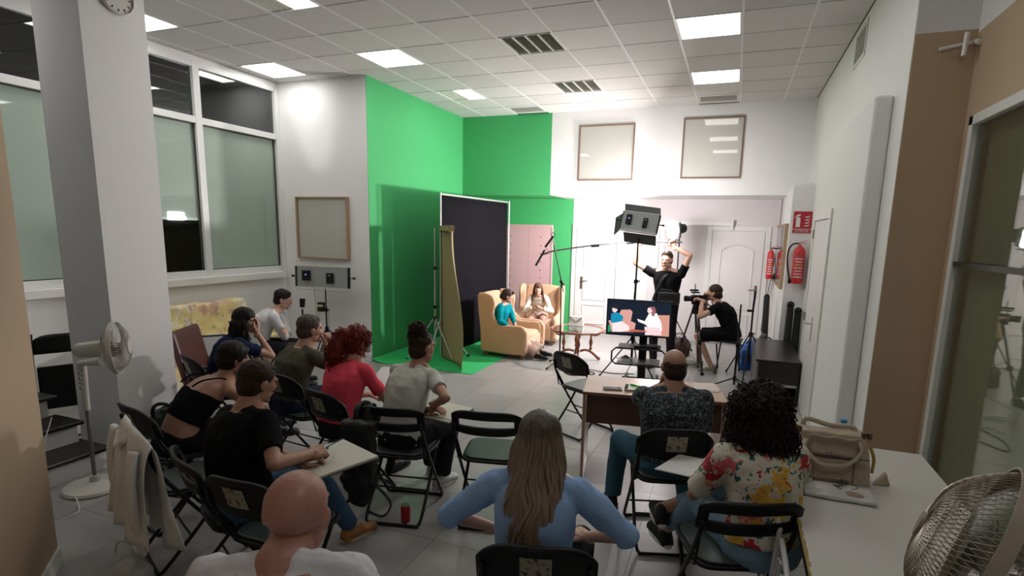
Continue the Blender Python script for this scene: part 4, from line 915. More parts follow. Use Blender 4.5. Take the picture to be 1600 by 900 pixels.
# ------------------------------------------------------------------ pedestal fan at the column
CRP = mat('cream_fan_plastic', (.60, .58, .53), .4); CAGE = mat('fan_wire_white', (.55, .53, .49), .5); BLD = mat('fan_blade', (.25, .22, .20), .4)
def fan_head(t, c, ax, R, depth, wires, wr, m_w, m_rim, m_blade, rim_w=.03, hub=.045, motor=.12, spiral=False, back=True):
    c = Vector(c); Rm = facing(ax); ax = Vector(ax).normalized()
    rim = M(); ring = lambda r, z, n=40: [c + Rm @ Vector((r * math.cos(2 * PI * k / n), r * math.sin(2 * PI * k / n), z)) for k in range(n)]
    rim.rings([ring(R, -rim_w / 2), ring(R + .006, -rim_w / 2), ring(R + .006, rim_w / 2), ring(R, rim_w / 2), ring(R, -rim_w / 2)], cap=False); rim.build('rim', m_rim, t, smooth='auto')
    for sgn, nm in ((1, 'front_cage'), (-1, 'rear_cage')):
        g = M()
        prof = [(hub + (R - hub) * q / 8, sgn * depth * math.cos((q / 8) ** 1.6 * PI / 2)) for q in range(9)]
        for k in range(wires):
            a = 2 * PI * k / wires; pts = []
            for q, (r, z) in enumerate(prof):
                aa = a + (.5 * q / 8 if spiral else 0) ; pts.append(c + Rm @ Vector((r * math.cos(aa), r * math.sin(aa), z)))
            g.tube(pts, wr, 4)
            if spiral:
                g.tube([c + Rm @ Vector((r * math.cos(a - .5 * q / 8), r * math.sin(a - .5 * q / 8), z)) for q, (r, z) in enumerate(prof)], wr, 4)
        for q in (3, 6) if not spiral else (2, 4, 6): g.tube(ring(prof[q][0], prof[q][1]), wr, 4, close=True)
        g.build(nm, m_w, t)
    M().cyl(c + ax * depth, c + ax * (depth + .008), hub * 1.05, n=24).build('badge', m_rim, t, smooth='auto')
    M().cyl(c - ax * .03, c + ax * .03, .035, n=20).build('hub', m_blade, t, smooth='auto')
    for k in range(3):
        def bl(u, v, k=k):
            r = .03 + (R * .86 - .03) * v; a = 2 * PI * k / 3 + (u - .5) * (1.5 - .35 * v) + .3 * v; return c + Rm @ Vector((r * math.cos(a), r * math.sin(a), (u - .5) * .055))
        M().grid(bl, 8, 8).build('blade', m_blade, t, smooth=True, solid=.003)
    M().cyl(c - ax * (depth * .8), c - ax * (depth + motor), .062, .05, n=24).ell(c - ax * (depth + motor), .05).build('motor', m_rim, t, smooth='auto')
fb = PZ(150, 762, 0); fy = fb.y
t = thing('pedestal_fan', 'white pedestal fan turned sideways in front of the column', 'fan', (fb.x, fb.y, 0))
M().lathe([(.001, 0), (.19, 0), (.20, .012), (.19, .03), (.08, .045), (.035, .06), (.03, .10), (.001, .10)], n=32).build('base', CRP, t, world=False, smooth='auto')
hc = PY(182, 543, fb.y + .02); hc.z += 0
M().cyl((fb.x, fb.y, .08), (fb.x, fb.y, .62), .013).build('pole', mat('fan_pole_grey', (.16, .155, .15), .4), t, smooth='auto')
pb = PY(160, 560, fb.y); M().cyl((fb.x, fb.y, .60), (fb.x, fb.y, .63), .022).tube([(fb.x, fb.y, .62), (fb.x - .0, fb.y, pb.z - .06), pb + Vector((0, 0, -.02))], [.02, .03, .032], 12).build('control_stem', CRP, t, smooth='auto')
for k in range(4): M().cyl((fb.x + .02, fb.y - .03, .78 + .035 * k), (fb.x + .024, fb.y - .04, .78 + .035 * k), .009).build('button', mat('grey_button', (.2, .2, .2), .5), t)
fan_head(t, hc, (.73, .67, .03), .175, .07, 60, .0012, CAGE, CRP, BLD, motor=.13)
tag(M().tube(smoothpath([(fb.x, fb.y - .15, .03), (-4.0, 2.15, .012), (-4.1, 2.0, .012), (-4.3, 2.1, .25), (-4.35, 2.25, .6)], 8), .004, 6).build('fan_cable', TRIMW), 'thin white cable trailing from the pedestal fan across the step', 'cable')
# white jacket over the chair J
J = CH['J']; WJ = WM[J.name]
CLO = mat('white_cloth', (.74, .73, .70), .85, bump=.3, bscale=12)
t = thing('white_jacket', 'white jacket hung over the back of a folding chair near the fan', 'jacket', tuple(WJ.translation), J.rotation_euler.z)
def jk(u, v):
    x = (u * 2 - 1); s = v * 2 - 1            # v: front hem to back hem over the top
    zt = .875 - .07 * abs(x) ** 3; fall = abs(s) ** 1.0 * (.55 if s < 0 else .62)
    zz = zt - fall if abs(s) > .06 else zt - .004
    return Vector((x * (.31 + .05 * abs(s)) + .01 * math.sin(s * 9), -.27 + .035 * s / (abs(s) + .15) * 1.3 + .03 * math.sin(x * 11 + s * 3) * abs(s) + (-.05 if s < 0 else .03) * abs(s) + .04 * x * x, zz))
M().grid(jk, 28, 30).build('body', CLO, t, world=False, smooth=True, solid=.006)
for s in (-1, 1): M().tube(smoothpath([(s * .25, -.30, .78), (s * .27, -.33, .6), (s * .25, -.32, .36), (s * .22, -.30, .2)], 5), [.045] * 6 + [.05] * 5 + [.045] * 5, 10, flat=.5).build('sleeve', CLO, t, world=False, smooth=True)
M().tube(smoothpath([(-.08, -.30, .80), (0, -.33, .75), (.08, -.30, .80)], 4), .02, 8).build('collar', CLO, t, world=False, smooth=True)
t = bag('carrier_bag', 'crumpled translucent white carrier bag on the floor by the jacket chair', 'bag', (-2.85, 1.72, 0), .2, (.11, .09, .10), mat('white_plastic_film', (.55, .55, .53), .35, alpha=.75), .014, 4, disp=.03)
M().tube(bez((-.06, 0, .24), (-.05, 0, .34), (.03, 0, .34), (.05, 0, .24)), .006, 6).build('handle', MATS['white_plastic_film'], t, world=False)
# papers on chair L
pl = WM[CH['L'].name]; PG = mat('page_white2', (.68, .68, .68), .6)
t = thing('paper_stack', 'stack of white papers lying on the seat of the left folding chair', 'papers', tuple(pl @ Vector((.02, .02, .4555))), CH['L'].rotation_euler.z + .4)
for k in range(4): M().box((.008 * math.sin(k * 2), .006 * k, .003 + .005 * k), (.21, .297, .0045), Matrix.Rotation(.07 * k - .1, 3, 'Z')).build('sheet', PG, t, world=False)
# ------------------------------------------------------------------ white table on the right
t = thing('white_table', 'long white worktable with worn chipped edge at the right', 'table', (.72, 2.5, 0))
WT = mat('white_laminate', (.60, .59, .56), .3, var=.03, vscale=3)
M().bx(-.37, .37, -1.25, 1.06, .722, .75).build('top', WT, t, world=False, bevel=.003)
e = M(); random.seed(3)
for k in range(70):
    y = -1.25 + k * .033; e.bx(-.374, -.368 + random.uniform(.001, .010), y, y + .034, .735, .7508)
e.build('chipped_edge', mat('chipboard', (.36, .25, .08), .8), t, world=False); M().bx(-.377, -.3741, -1.25, 1.06, .722, .748).build('edge_band', BLACKP, t, world=False)
for x in (-.33, .33):
    for y in (-1.2, 1.0): M().bx(x - .02, x + .02, y - .02, y + .02, 0, .722).build('leg', TRIMW, t, world=False)
# folded white chairs stored under the edge
WCH = mat('white_metal', (.55, .55, .56), .35, metal=.2)
for k in range(3):
    lb = ['folded white metal chair leaning under the table edge, nearest the seated curly-haired woman', 'folded white metal chair under the table edge, middle of three', 'folded white metal chair under the table edge, nearest the camera'][k]
    t = thing('folded_white_chair', lb, 'chair', (.24 - .00 * k, 2.62 - .42 * k, 0), math.radians(90), 'folded white chairs')
    Rt = Matrix.Rotation(.06, 4, 'X')
    def rot(mb):
        mb.v = [Rt @ v for v in mb.v]; return mb
    rot(M().tube(smoothpath([(-.17, 0, .0), (-.18, 0, .35), (-.17, 0, .66), (-.12, 0, .70), (.12, 0, .70), (.17, 0, .66), (.18, 0, .35), (.17, 0, 0)], 5), .012)).build('back_frame', WCH, t, world=False, smooth=True)
    rot(M().box((-.06, .012, .36), (.02, .012, .62)).box((.06, .012, .36), (.02, .012, .62)).box((0, .012, .36), (.03, .012, .66))).build('slat', WCH, t, world=False)
    rot(M().tube([(.13 * math.cos(q) , -.02, .45 + .15 * math.sin(q)) for q in [PI * j / 10 - PI / 2 for j in range(11)]], .009, 6).tube([(-.10 + .10 * math.cos(q), -.02, .25 + .10 * math.sin(q)) for q in [PI * j / 10 - PI / 2 for j in range(11)]], .009, 6)).build('hook', mat('dark_hook', (.05, .03, .04), .5), t, world=False, smooth=True)
# tote bag
TOT = mat('beige_canvas', (.42, .34, .255), .8, bump=.2, bscale=60, var=.05)
b0 = PZ(1252, 748, .75); b1 = PZ(1352, 762, .75)
bc = (b0 + b1) / 2; ang = math.atan2(b1.y - b0.y, b1.x - b0.x); wb = (b1 - b0).length + .075
t = thing('canvas_handbag', 'beige canvas handbag with loop handles standing on the white table', 'handbag', (bc.x - .018, bc.y + .09, .751), ang)
hb = .235
b = M().prism([(-wb / 2, -.08, 0), (wb / 2, -.08, 0), (wb / 2 - .02, -.035, hb), (-wb / 2 + .02, -.035, hb)], (0, .14, 0)); b.v = [Vector((v.x, (v.y * .7 if v.z > .1 else v.y), v.z)) for v in b.v]
place('body', remesh(b, 'b', .008, 4, .008, 9, 2), TOT, t, False)
M().prism([(-wb * .22, -.088, .02), (wb * .25, -.088, .02), (wb * .25, -.074, .12), (-wb * .22, -.074, .12)], (0, -.008, 0)).build('front_pocket', TOT, t, world=False, bevel=.003)
M().tube([(-wb / 2 + .02, -.085, .135), (wb / 2 - .02, -.08, .135)], .0025, 6).tube([(wb * .27, -.095, .01), (wb * .27, -.085, .13)], .002, 6).build('seam', mat('brown_seam', (.10, .07, .05), .7), t, world=False)
for yy, dz in ((-.075, 0), (.06, .0)):
    hp = smoothpath([(-wb * .34, yy + .02, .20), (-wb * .36, yy - .005, .16), (-wb * .18, yy - .03, .10), (0, yy - .035, .095), (wb * .18, yy - .03, .11), (wb * .34, yy - .005, .17), (wb * .32, yy + .02, .21)], 6) if yy < 0 else smoothpath([(-wb * .34, yy, .20), (-wb * .3, yy, .27), (0, yy, .25), (wb * .3, yy, .25), (wb * .34, yy, .20)], 6)
    M().tube(hp, [.013] * len(hp), 8, flat=.5).build('handle', mat('pale_canvas', (.50, .42, .32), .8), t, world=False, smooth=True)
M().grid(lambda u, v: Vector(((u - .5) * wb * .6, -.062 + .02 * math.sin(v * 3) - .02, .235 - .10 * v + .006 * math.sin(u * 14))), 12, 5).build('fold_over', TOT, t, world=False, smooth=True, solid=.006)
for x in (-wb / 2 + .03, wb / 2 - .04, wb / 2 - .015): M().cyl((x, -.02, hb - .01), (x, -.02, hb + .018), .012).build('clasp', mat('dark_brass', (.12, .08, .05), .4, metal=.6), t, world=False)
M().tube(smoothpath([(wb / 2, 0, .18), (wb / 2 + .02, -.01, .12), (wb / 2 + .015, -.02, .05)], 5), .008, 6).build('ochre_strap', mat('ochre', (.40, .27, .05), .7), t, world=False)
M().prism([(wb / 2 + .02, -.05, .0), (wb / 2 + .10, -.03, .0), (wb / 2 + .08, -.02, .06)], (0, .03, 0)).build('side_tab', TOT, t, world=False, bevel=.004)
text('lettering', '12', .032, Vector((-.02, -.088, .145)), Matrix.Rotation(PI / 2 - .2, 3, 'X'), mat('brown_seam', (.10, .07, .05), .7), t, world=False)
# bottle with blue cap behind the handbag
def bottle(name, label, loc, capm, r=.032, h=.22):
    t = thing(name, label, 'bottle', loc)
    M().lathe([(.001, 0), (r * .9, 0), (r, .01), (r, h * .3), (r * .93, h * .34), (r, h * .38), (r, h * .62), (r * .8, h * .74), (.014, h * .88), (.013, h * .95), (.001, h * .95)], n=20).build('body', glass_mat('clear_plastic', (.86, .90, .92), .12), t, world=False, smooth=True)
    M().cyl((0, 0, h * .93), (0, 0, h), .016, n=16).build('cap', capm, t, world=False, smooth='auto')
    return t
pc = PZ(1319, 656, .985); bottle('water_bottle', 'clear plastic bottle with blue cap behind the canvas handbag', (pc.x, pc.y, .751), mat('blue_cap', (.02, .25, .55), .4), .034, .235)
pc = PZ(1243, 672, .87); t = thing('lipstick_tube', 'small red tube standing at the left end of the canvas handbag', 'tube', (pc.x, pc.y, .751))
M().cyl((0, 0, 0), (0, 0, .12), .011).build('tube', mat('magenta_red', (.45, .01, .06), .4), t, world=False, smooth='auto'); M().cyl((0, 0, .12), (0, 0, .14), .012).build('cap', BLACKP, t, world=False)
# plastic bag with handwriting
t = thing('writing_bag', 'clear plastic bag with black handwriting lying before the handbag', 'bag', tuple(PZ(1308, 773, .752)), ang - .05)
PF = mat('cloudy_plastic', (.64, .63, .61), .28, alpha=.92, bump=.4, bscale=30)
b = M().box((0, 0, .012), (.30, .15, .022)).ell((-.05, -.01, .018), (.11, .06, .03)).ell((.07, .01, .015), (.07, .05, .024)); place('body', remesh(b, 'b', .005, 3, .006, 20, 3), PF, t, False)
M().ell((-.04, -.02, .02), (.09, .03, .021)).ell((.05, -.025, .018), (.06, .025, .018)).build('contents', mat('biscuit', (.38, .28, .22), .8), t, world=False, smooth=True)
INK = mat('ink_black', (.01, .01, .012), .6)
wt = text('lettering', 'Auge', .058, Vector((.01, .018, .0505)), Matrix.Rotation(1.2, 3, 'Z'), INK, t, .001, world=False)
M().tube(smoothpath([(.05, -.03, .05), (.08, .0, .047), (.085, .03, .045), (.06, .045, .044)], 5), .0016, 5).build('flourish', INK, t, world=False)
# desk fan at the right edge
t = thing('mesh_fan', 'large old metal fan with mesh cage at the right edge, close to the camera', 'fan', (.66, 1.50, .751))
FM = mat('fan_mesh_metal', (.30, .25, .20), .4, metal=.5); FR = mat('fan_rim_beige', (.36, .31, .25), .4, metal=.1)
fan_head(t, PY(1528, 866, 1.45), (-.88, .30, .28), .215, .115, 84, .0011, FM, FR, mat('fan_blade_green', (.16, .17, .13), .4), rim_w=.03, hub=.03, motor=.05, spiral=True)
fc_ = PY(1528, 866, 1.45); M().tube([(.66, 1.50, .76), (.70, 1.50, 1.0), fc_ + Vector((.11, -.03, -.05))], .02).build('stem', FR, t, smooth='auto'); M().lathe([(.001, 0), (.12, 0), (.12, .015), (.03, .04), (.001, .04)], (.66, 1.5, .752), 24).build('base', FR, t, smooth='auto')
# board with scribbles behind the glass
t = thing('scribbled_board', 'whiteboard with grey scribbled lines seen through the side glass', 'whiteboard', (2.19, 3.0, 1.2))
M().bx(2.17, 2.19, 2.1, 4.2, .7, 1.75).build('panel', mat('board_white', (.62, .61, .60), .5), t)
random.seed(5)
for k in range(9):
    y = 2.4 + k * .18; z = 1.1 + random.uniform(-.15, .3)
    M().tube(smoothpath([(2.166, y, z), (2.166, y + .1, z + .12), (2.166, y + .2, z + .02), (2.166, y + .05, z - .12), (2.166, y + .25, z - .1)], 5), .004, 5).build('scribble', mat('grey_ink', (.18, .18, .19), .6), t)
# ------------------------------------------------------------------ small things on the floor
p = PZ(630, 814, 0); t = thing('drink_can', 'red soft drink can on the floor at the chair leg', 'can', (p.x + .02, p.y, 0))
M().lathe([(.001, .004), (.026, 0), (.033, .012), (.033, .105), (.027, .122), (.027, .118), (.001, .118)], n=20).build('body', mat('can_red', (.42, .015, .03), .3, metal=.3), t, world=False, smooth='auto')
M().lathe([(.027, .118), (.028, .124), (.025, .124), (.024, .119)], n=20).build('rim', CHROME, t, world=False); M().box((0, .004, .122), (.012, .022, .002)).build('ring_pull', CHROME, t, world=False); M().box((0, -.014, .1185), (.014, .01, .001)).build('opening', BLACKP, t, world=False)
p = PZ(500, 685, 0); bottle('water_bottle', 'small clear water bottle with red cap on the floor', (p.x, p.y, 0), mat('red_cap', (.5, .02, .05), .4), .031, .20)
CB = mat('white_cable', (.72, .72, .70), .5)
tag(M().tube(smoothpath([(-.02, 6.9, .006), (.1, 7.0, .006), (.2, 6.92, .006), (.12, 7.1, .006), (.25, 7.3, .006), (.32, 7.6, .006), (.2, 7.8, .006), (.3, 8.0, .006), (.2, 8.3, .006), (.45, 8.6, .006)], 8), .005, 6).build('floor_cable', CB), 'white cable snaking across the floor before the black cabinet', 'cable')
tag(M().tube([(-.28 + .11 * math.cos(q), 7.35 + .07 * math.sin(q), .007 + .001 * q) for q in [2 * PI * j / 20 for j in range(38)]], .005, 6).build('floor_cable', CB), 'white cable coiled in a ring on the floor by the camera tripod', 'cable')
tag(M().tube(smoothpath([(-.15, 6.8, .006), (-.05, 6.95, .006), (.1, 6.85, .006), (-.1, 6.75, .01), (.05, 6.65, .006)], 8), .005, 6).build('floor_cable', CB), 'tangled white cable on the floor just behind the desk corner', 'cable')
tag(M().tube(smoothpath([(-2.25, 7.45, .006), (-2.0, 7.1, .006), (-1.7, 7.3, .006), (-1.9, 7.5, .012), (-1.5, 7.45, .006), (-1.2, 7.55, .006)], 8), .006, 6).build('floor_cable', BLACKP), 'black cable on the floor between the microphone stand and the trolley', 'cable')
tag(M().tube(smoothpath([(-.95, 7.2, .006), (-.7, 7.6, .006), (-.55, 8.3, .006), (-.5, 8.7, .006)], 8), .005, 6).build('floor_cable', CB), 'white cable from the trolley to the power strip', 'cable')
tag(M().tube(smoothpath([(.16, 7.2, .006), (-.02, 6.6, .006), (.05, 6.2, .006), (.2, 6.4, .006)], 8), .007, 6).build('floor_cable', BLACKP), 'black cable looping on the floor below the nearest microphone stand', 'cable')
# ------------------------------------------------------------------ people
def smat(name, col, rough=.5): 
    if name in MATS: return MATS[name]
    m = mat(name, col, rough, bump=.08, bscale=150, var=.07, vscale=14); b = m.node_tree.nodes['Principled BSDF']; b.inputs['Subsurface Weight'].default_value = .06; b.inputs['Subsurface Radius'].default_value = (.02, .008, .004); return m
SKIN = {'light': smat('skin_light', (.52, .30, .22)), 'tan': smat('skin_tan', (.38, .20, .135)), 'pink': smat('skin_pink', (.44, .215, .165), .4)}
EYEW = mat('eye_white', (.7, .68, .65), .2); IRIS = mat('iris_dark', (.03, .018, .012), .2); LIP = mat('lip', (.42, .13, .11), .45)
def cloth(name, col, **k): return mat(name, col, k.pop('rough', .95), spec=.12, bump=k.pop('bump', .25), bscale=k.pop('bscale', 28), **k)
def frame(f, up=(0, 0, 1)):                   # matrix with columns right, forward, up for forward vector f
    f = Vector(f).normalized(); r = f.cross(Vector(up)).normalized(); u = r.cross(f); return Matrix((r, f, u)).transposed()
def ik(s, w, a, b, hint):
    s = Vector(s); w = Vector(w); d = w - s; L = min(d.length, (a + b) * .995); d.normalize(); w = s + d * L
    k = (a * a - b * b + L * L) / (2 * L); h = math.sqrt(max(a * a - k * k, 1e-6)); hn = Vector(hint); hn = hn - d * hn.dot(d)
    if hn.length < 1e-4: hn = Vector((0, 0, -1)) - d * d.z * -1
    hn.normalize(); return s + d * k + hn * h, w
def head_mesh(c, R, s, vox, faceup=True):
    m = M(); P = lambda x, y, z: c + R @ (Vector((x, y, z)) * s); 
    def E_(x, y, z, a, b, d, Q=None): m.ell(P(x, y, z), (a * s, b * s, d * s), R if Q is None else R @ Q, 18, 12)
    E_(0, -.012, .035, .077, .096, .084); E_(0, .022, -.005, .070, .072, .075); E_(0, .030, -.055, .054, .056, .052); E_(0, .068, -.092, .026, .020, .020)
    for q in (-1, 1):
        E_(q * .036, .060, -.015, .024, .024, .024); E_(q * .030, .075, .033, .030, .016, .012)
        E_(q * .045, .02, -.06, .022, .045, .035)
        E_(q * .077, -.008, .0, .010, .020, .031, Matrix.Rotation(q * -.35, 3, 'Z')); E_(q * .076, -.002, -.024, .009, .010, .012)
    m.cap(P(0, .084, .022), P(0, .104, -.014), .009 * s, .0125 * s); E_(0, .096, -.022, .018, .010, .008)
    E_(0, .084, -.048, .026, .010, .007); E_(0, .081, -.060, .023, .010, .008)
    return m
def limb(m, pts, rad, flat=None):
    for a, b, r0, r1 in zip(pts[:-1], pts[1:], rad[:-1], rad[1:]): m.cap(a, b, r0, r1, 14)
def loftm(m, secs, n=24):                     # secs: (centre, right, fwd, halfwidth, halfdepth)
    R = []
    for c, r, f, w_, d_ in secs:
        R.append([c + r * (math.copysign(abs(math.cos(t)) ** .85, math.cos(t)) * w_) + f * (math.copysign(abs(math.sin(t)) ** .9, math.sin(t)) * d_) for t in [2 * PI * k / n for k in range(n)]])
    return m.rings(R)
def hand_mesh(w, d, nrm, side, curl=.35, spread=.0, s=1., vox=.0042, point=None):
    # w wrist, d finger direction, nrm palm normal (where the palm looks), side +1 right hand / -1 left hand
    d = Vector(d).normalized(); n = Vector(nrm); n = (n - d * n.dot(d)).normalized(); x = d.cross(n) * side      # x points to the thumb side
    m = M(); P = lambda a, b, c_: w + (x * a + d * b + n * c_) * s
    m.cap(P(0, -.03, 0), P(0, .02, 0), .024 * s, .026 * s)
    for a in (-.028, -.010, .010, .028): m.cap(P(a * .7, .01, 0), P(a, .078, -.002), .015 * s, .0125 * s)
    for k, (a, L) in enumerate(((.030, .070), (.010, .080), (-.010, .074), (-.029, .058))):
        c_ = curl if not isinstance(curl, (list, tuple)) else curl[k]
        p = P(a, .080, -.002); ang = c_ * .9; dirn = d; L *= s; fan = x * (a * spread * 8)
        for seg, (f, r0, r1) in enumerate(((.45, .0098, .0090), (.30, .0090, .0082), (.25, .0082, .0068))):
            dirn = (d * math.cos(ang) + n * math.sin(ang) + fan * .3).normalized(); q = p + dirn * L * f; m.cap(p, q, r0 * s, r1 * s, 10); p = q; ang += c_ * 1.25
    t0 = P(.026, .018, .008); t1 = P(.050, .048, .018 + .012 * (curl if not isinstance(curl, (list, tuple)) else curl[0])); t2 = P(.052 - .012, .078, .030); t3 = P(.034, .098, .034)
    m.cap(t0, t1, .015 * s, .0115 * s, 10); m.cap(t1, t2, .0115 * s, .010 * s, 10); m.cap(t2, t3, .010 * s, .008 * s, 10)
    return m
def person(label, px, py, yaw, **k):
    g = k.get
    s = g('s', 1.); seat = g('seat', .43); near = g('near', 0); lean = math.radians(g('lean', 5)); side = math.radians(g('side', 0)); stand_ = g('stand', False)
    female = g('f', False); sw = g('sw', .158 if female else .180) * s; skin = SKIN[g('skin', 'light')]
    A = math.radians(yaw); Rb = Matrix.Rotation(A, 3, 'Z')
    hipz = (seat + .085) if not stand_ else .92 * s
    # local skeleton (x right, y forward)
    hip = Vector((0, 0, hipz)); up = Vector((math.sin(side), math.sin(lean), math.cos(lean) * math.cos(side))).normalized()
    T = .468 * s * g('torso', 1.); bend = g('bend', .03)
    c7 = hip + up * T + Vector((0, math.sin(lean) * .04, 0)); fw = Vector((0, 1, 0)); fw = (fw - up * fw.dot(up)).normalized(); rt = fw.cross(up) 
    hyaw, hpitch, hroll = [math.radians(v) for v in g('head', (0, 0, 0))]
    Rh = Matrix.Rotation(-hyaw, 3, 'Z') @ Matrix.Rotation(hpitch, 3, 'X') @ Matrix.Rotation(hroll, 3, 'Y')
    hs = s * g('hs', 1.0) * (0.97 if female else 1.)
    hs *= .96; nk = c7 + up * (.025 + g('neckz', 0)) * s + Vector((0, .02 + g('neckf', .02), 0)) * s
    hc = nk + Rh @ Vector((0, .012, .112 * hs))
    # world placement: the top middle of the head falls on the pixel
    top = hc + Rh @ Vector((0, -.01, .12 * hs))
    wp_ = PZ(px, py, top.z); off = Rb @ Vector((top.x, top.y, 0)); O = Vector((wp_.x - off.x, wp_.y - off.y, 0))
    if g('at'): O = Vector((g('at')[0], g('at')[1], 0))
    W = lambda v: O + Rb @ Vector(v)
    WH = Rb @ Rh; HC = W(hc)
    t = thing('person', label, 'person', (O.x, O.y, 0), A, g('group'))
    vox = .006 if near == 2 else .008 if near else .010
    mean = lambda a, b, q: Vector(a).lerp(Vector(b), q)
    # torso sections
    rw, fwW, upW = Rb @ rt, Rb @ fw, Rb @ up
    HIP, C7 = W(hip), W(c7); back = -fwW * bend
    wd = g('wide', 1.) * (.93 if female else 1.) * s
    def spine(q): return HIP.lerp(C7, q) + back * math.sin(max(0, min(1, q)) * PI)
    prof = [(-.20, .150, .115), (-.08, .172, .128), (.06, .168, .122), (.28, .142 if female else .152, .108), (.50, .152 if female else .165, .115), (.70, .162 if female else .182, .120), (.84, .158 if female else .180, .100), (.92, .140 if female else .16, .086), (.975, .100, .070), (1.03, .060, .058)]
    belly = g('belly', 0)
    def torso(m, q0, q1, inf=0.):
        secs = []
        for q, a, b in prof:
            if q < q0 - .001 or q > q1 + .001: continue
            bb = b * s * wd / s + inf; c_ = spine(q); e = belly * math.exp(-((q - .25) / .22) ** 2)
            secs.append((c_ + fwW * (e * .5 + (.012 if female and .45 < q < .75 else 0)), rw, fwW, a * wd + inf, bb + e * .5))
        loftm(m, secs)
    # shoulders, arms
    arms = {}
    for sd, nm in ((1, 'r'), (-1, 'l')):
        sh = C7 + rw * sd * sw - upW * .060 * s + fwW * .01
        hand = g('hand_' + nm, (sd * .10, .40, hipz + .10, 0, 0)); tgt = hand[:3]
        if g('hrel_' + nm): tgt_w = HC + WH @ (Vector(g('hrel_' + nm)) * hs)
        elif g('hworld_' + nm): tgt_w = Vector(g('hworld_' + nm))
        else: tgt_w = W(tgt)
        hint = Rb @ Vector(g('elb_' + nm, (sd * .6, -.3, -1)))
        el, wr = ik(sh, tgt_w, .285 * s, .245 * s, hint); arms[nm] = (sh, el, wr)
    legs = {}
    for sd, nm in ((1, 'r'), (-1, 'l')):
        hj = HIP + (Rb @ Vector((sd * .088 * s, .0, -.01)))
        kn, an = g('knee_' + nm), g('foot_' + nm, (sd * .13, .46, 0))
        aw = W((an[0], an[1], an[2] + .085 * s)); 
        if kn: kw = W(kn)
        else: kw, aw = ik(hj, aw, .43 * s, .41 * s, Rb @ Vector((sd * .15, 1, .6)))
        legs[nm] = (hj, kw, aw)
    # ---- body (one mesh)
    m = M(); torso(m, -.2, 1.02)
    m.cap(C7 - upW * .02 , W(nk) + WH @ Vector((0, .0, .05 * hs)), (.056 if female else .068) * s, (.050 if female else .060) * s, 16)
    for sd in (1, -1): m.cap(W(nk) - upW * .02 + rw * sd * .02, C7 + rw * sd * sw * .85 - upW * .045 * s, .042 * s, .044 * s)
    m.ell(C7 - upW * .045, (.15 * s * wd / s, .06 * s, .045 * s), Matrix((rw, fwW, upW)).transposed())
    fat = g('fat', 1.)
    for nm, (sh, el, wr) in arms.items():
        limb(m, [sh, sh.lerp(el, .35), el, el.lerp(wr, .3), wr], [v * s * fat * (.86 if female else 1) for v in (.050, .045, .036, .037, .026)])
    for nm, (hj, kw, aw) in legs.items():
        limb(m, [hj, hj.lerp(kw, .5), kw, kw.lerp(aw, .35), aw], [v * s * fat for v in (.082, .070, .052, .050, .034)])
    body = remesh(m, 'body', vox, 3)
    hm = head_mesh(HC, WH, hs, 0); hmesh = remesh(hm, 'head', .0052 if near else .006, 5)
    parts = [body, hmesh]
    for sd, nm in ((1, 'r'), (-1, 'l')):
        sh, el, wr = arms[nm]; hd = g('hdir_' + nm); hn = g('hnrm_' + nm, (0, 0, -1)); d_ = (Rb @ Vector(hd)) if hd else (wr - el)
        parts.append(remesh(hand_mesh(wr, d_, Rb @ Vector(hn), sd, g('curl_' + nm, .35), s=s * (.93 if female else 1.)), 'hand', .0036 if near else .0045, 2))
    bo = place('body', join_meshes(parts, 'body'), skin, t)
    # ---- eyes, brows, lips
    if g('face', True):
        for sd in (-1, 1):
            e_ = M().ell(HC + WH @ (Vector((sd * .031, .0725, .012)) * hs), .0125 * hs, u=14, v=10).build('eye', EYEW, bo, smooth=True)
            q = Vector((sd * .031, .0725, .012)) + Vector((sd * .001, .0085, -.001)); 
            M().ell(HC + WH @ (q * hs), .0062 * hs, u=10, v=6).build('iris', IRIS, bo)
            M().tube([HC + WH @ (Vector((sd * x, y, z)) * hs) for x, y, z in ((.015, .0925, .0345), (.032, .0925, .0375), (.050, .076, .032))], [.003 * hs, .0033 * hs, .0015 * hs], 6, flat=.8).build('eyebrow', g('brow', HAIRD), bo)
            M().tube([HC + WH @ (Vector((sd * x, y, z)) * hs) for x, y, z in ((.019, .0835, .017), (.031, .0865, .0225), (.044, .0785, .016))], .0022 * hs, 6).build('eyelid', skin, bo, smooth=True)
        M().tube([HC + WH @ (Vector((x, y, z)) * hs) for x, y, z in ((-.024, .081, -.053), (-.010, .0935, -.0495), (0, .0945, -.052), (.010, .0935, -.0495), (.024, .081, -.053))], [.002, .0045, .005, .0045, .002], 8).tube([HC + WH @ (Vector((x, y, z)) * hs) for x, y, z in ((-.020, .081, -.056), (0, .0925, -.061), (.020, .081, -.056))], [.002, .005, .002], 8).build('lips', LIP, bo, smooth=True)
    return dict(t=t, body=bo, HC=HC, WH=WH, hs=hs, arms=arms, legs=legs, torso=torso, spine=spine, rw=rw, fw=fwW, up=upW, C7=C7, HIP=HIP, s=s, W=W, Rb=Rb, vox=vox, near=near, fat=fat, female=female, sw=sw, nk=W(nk))
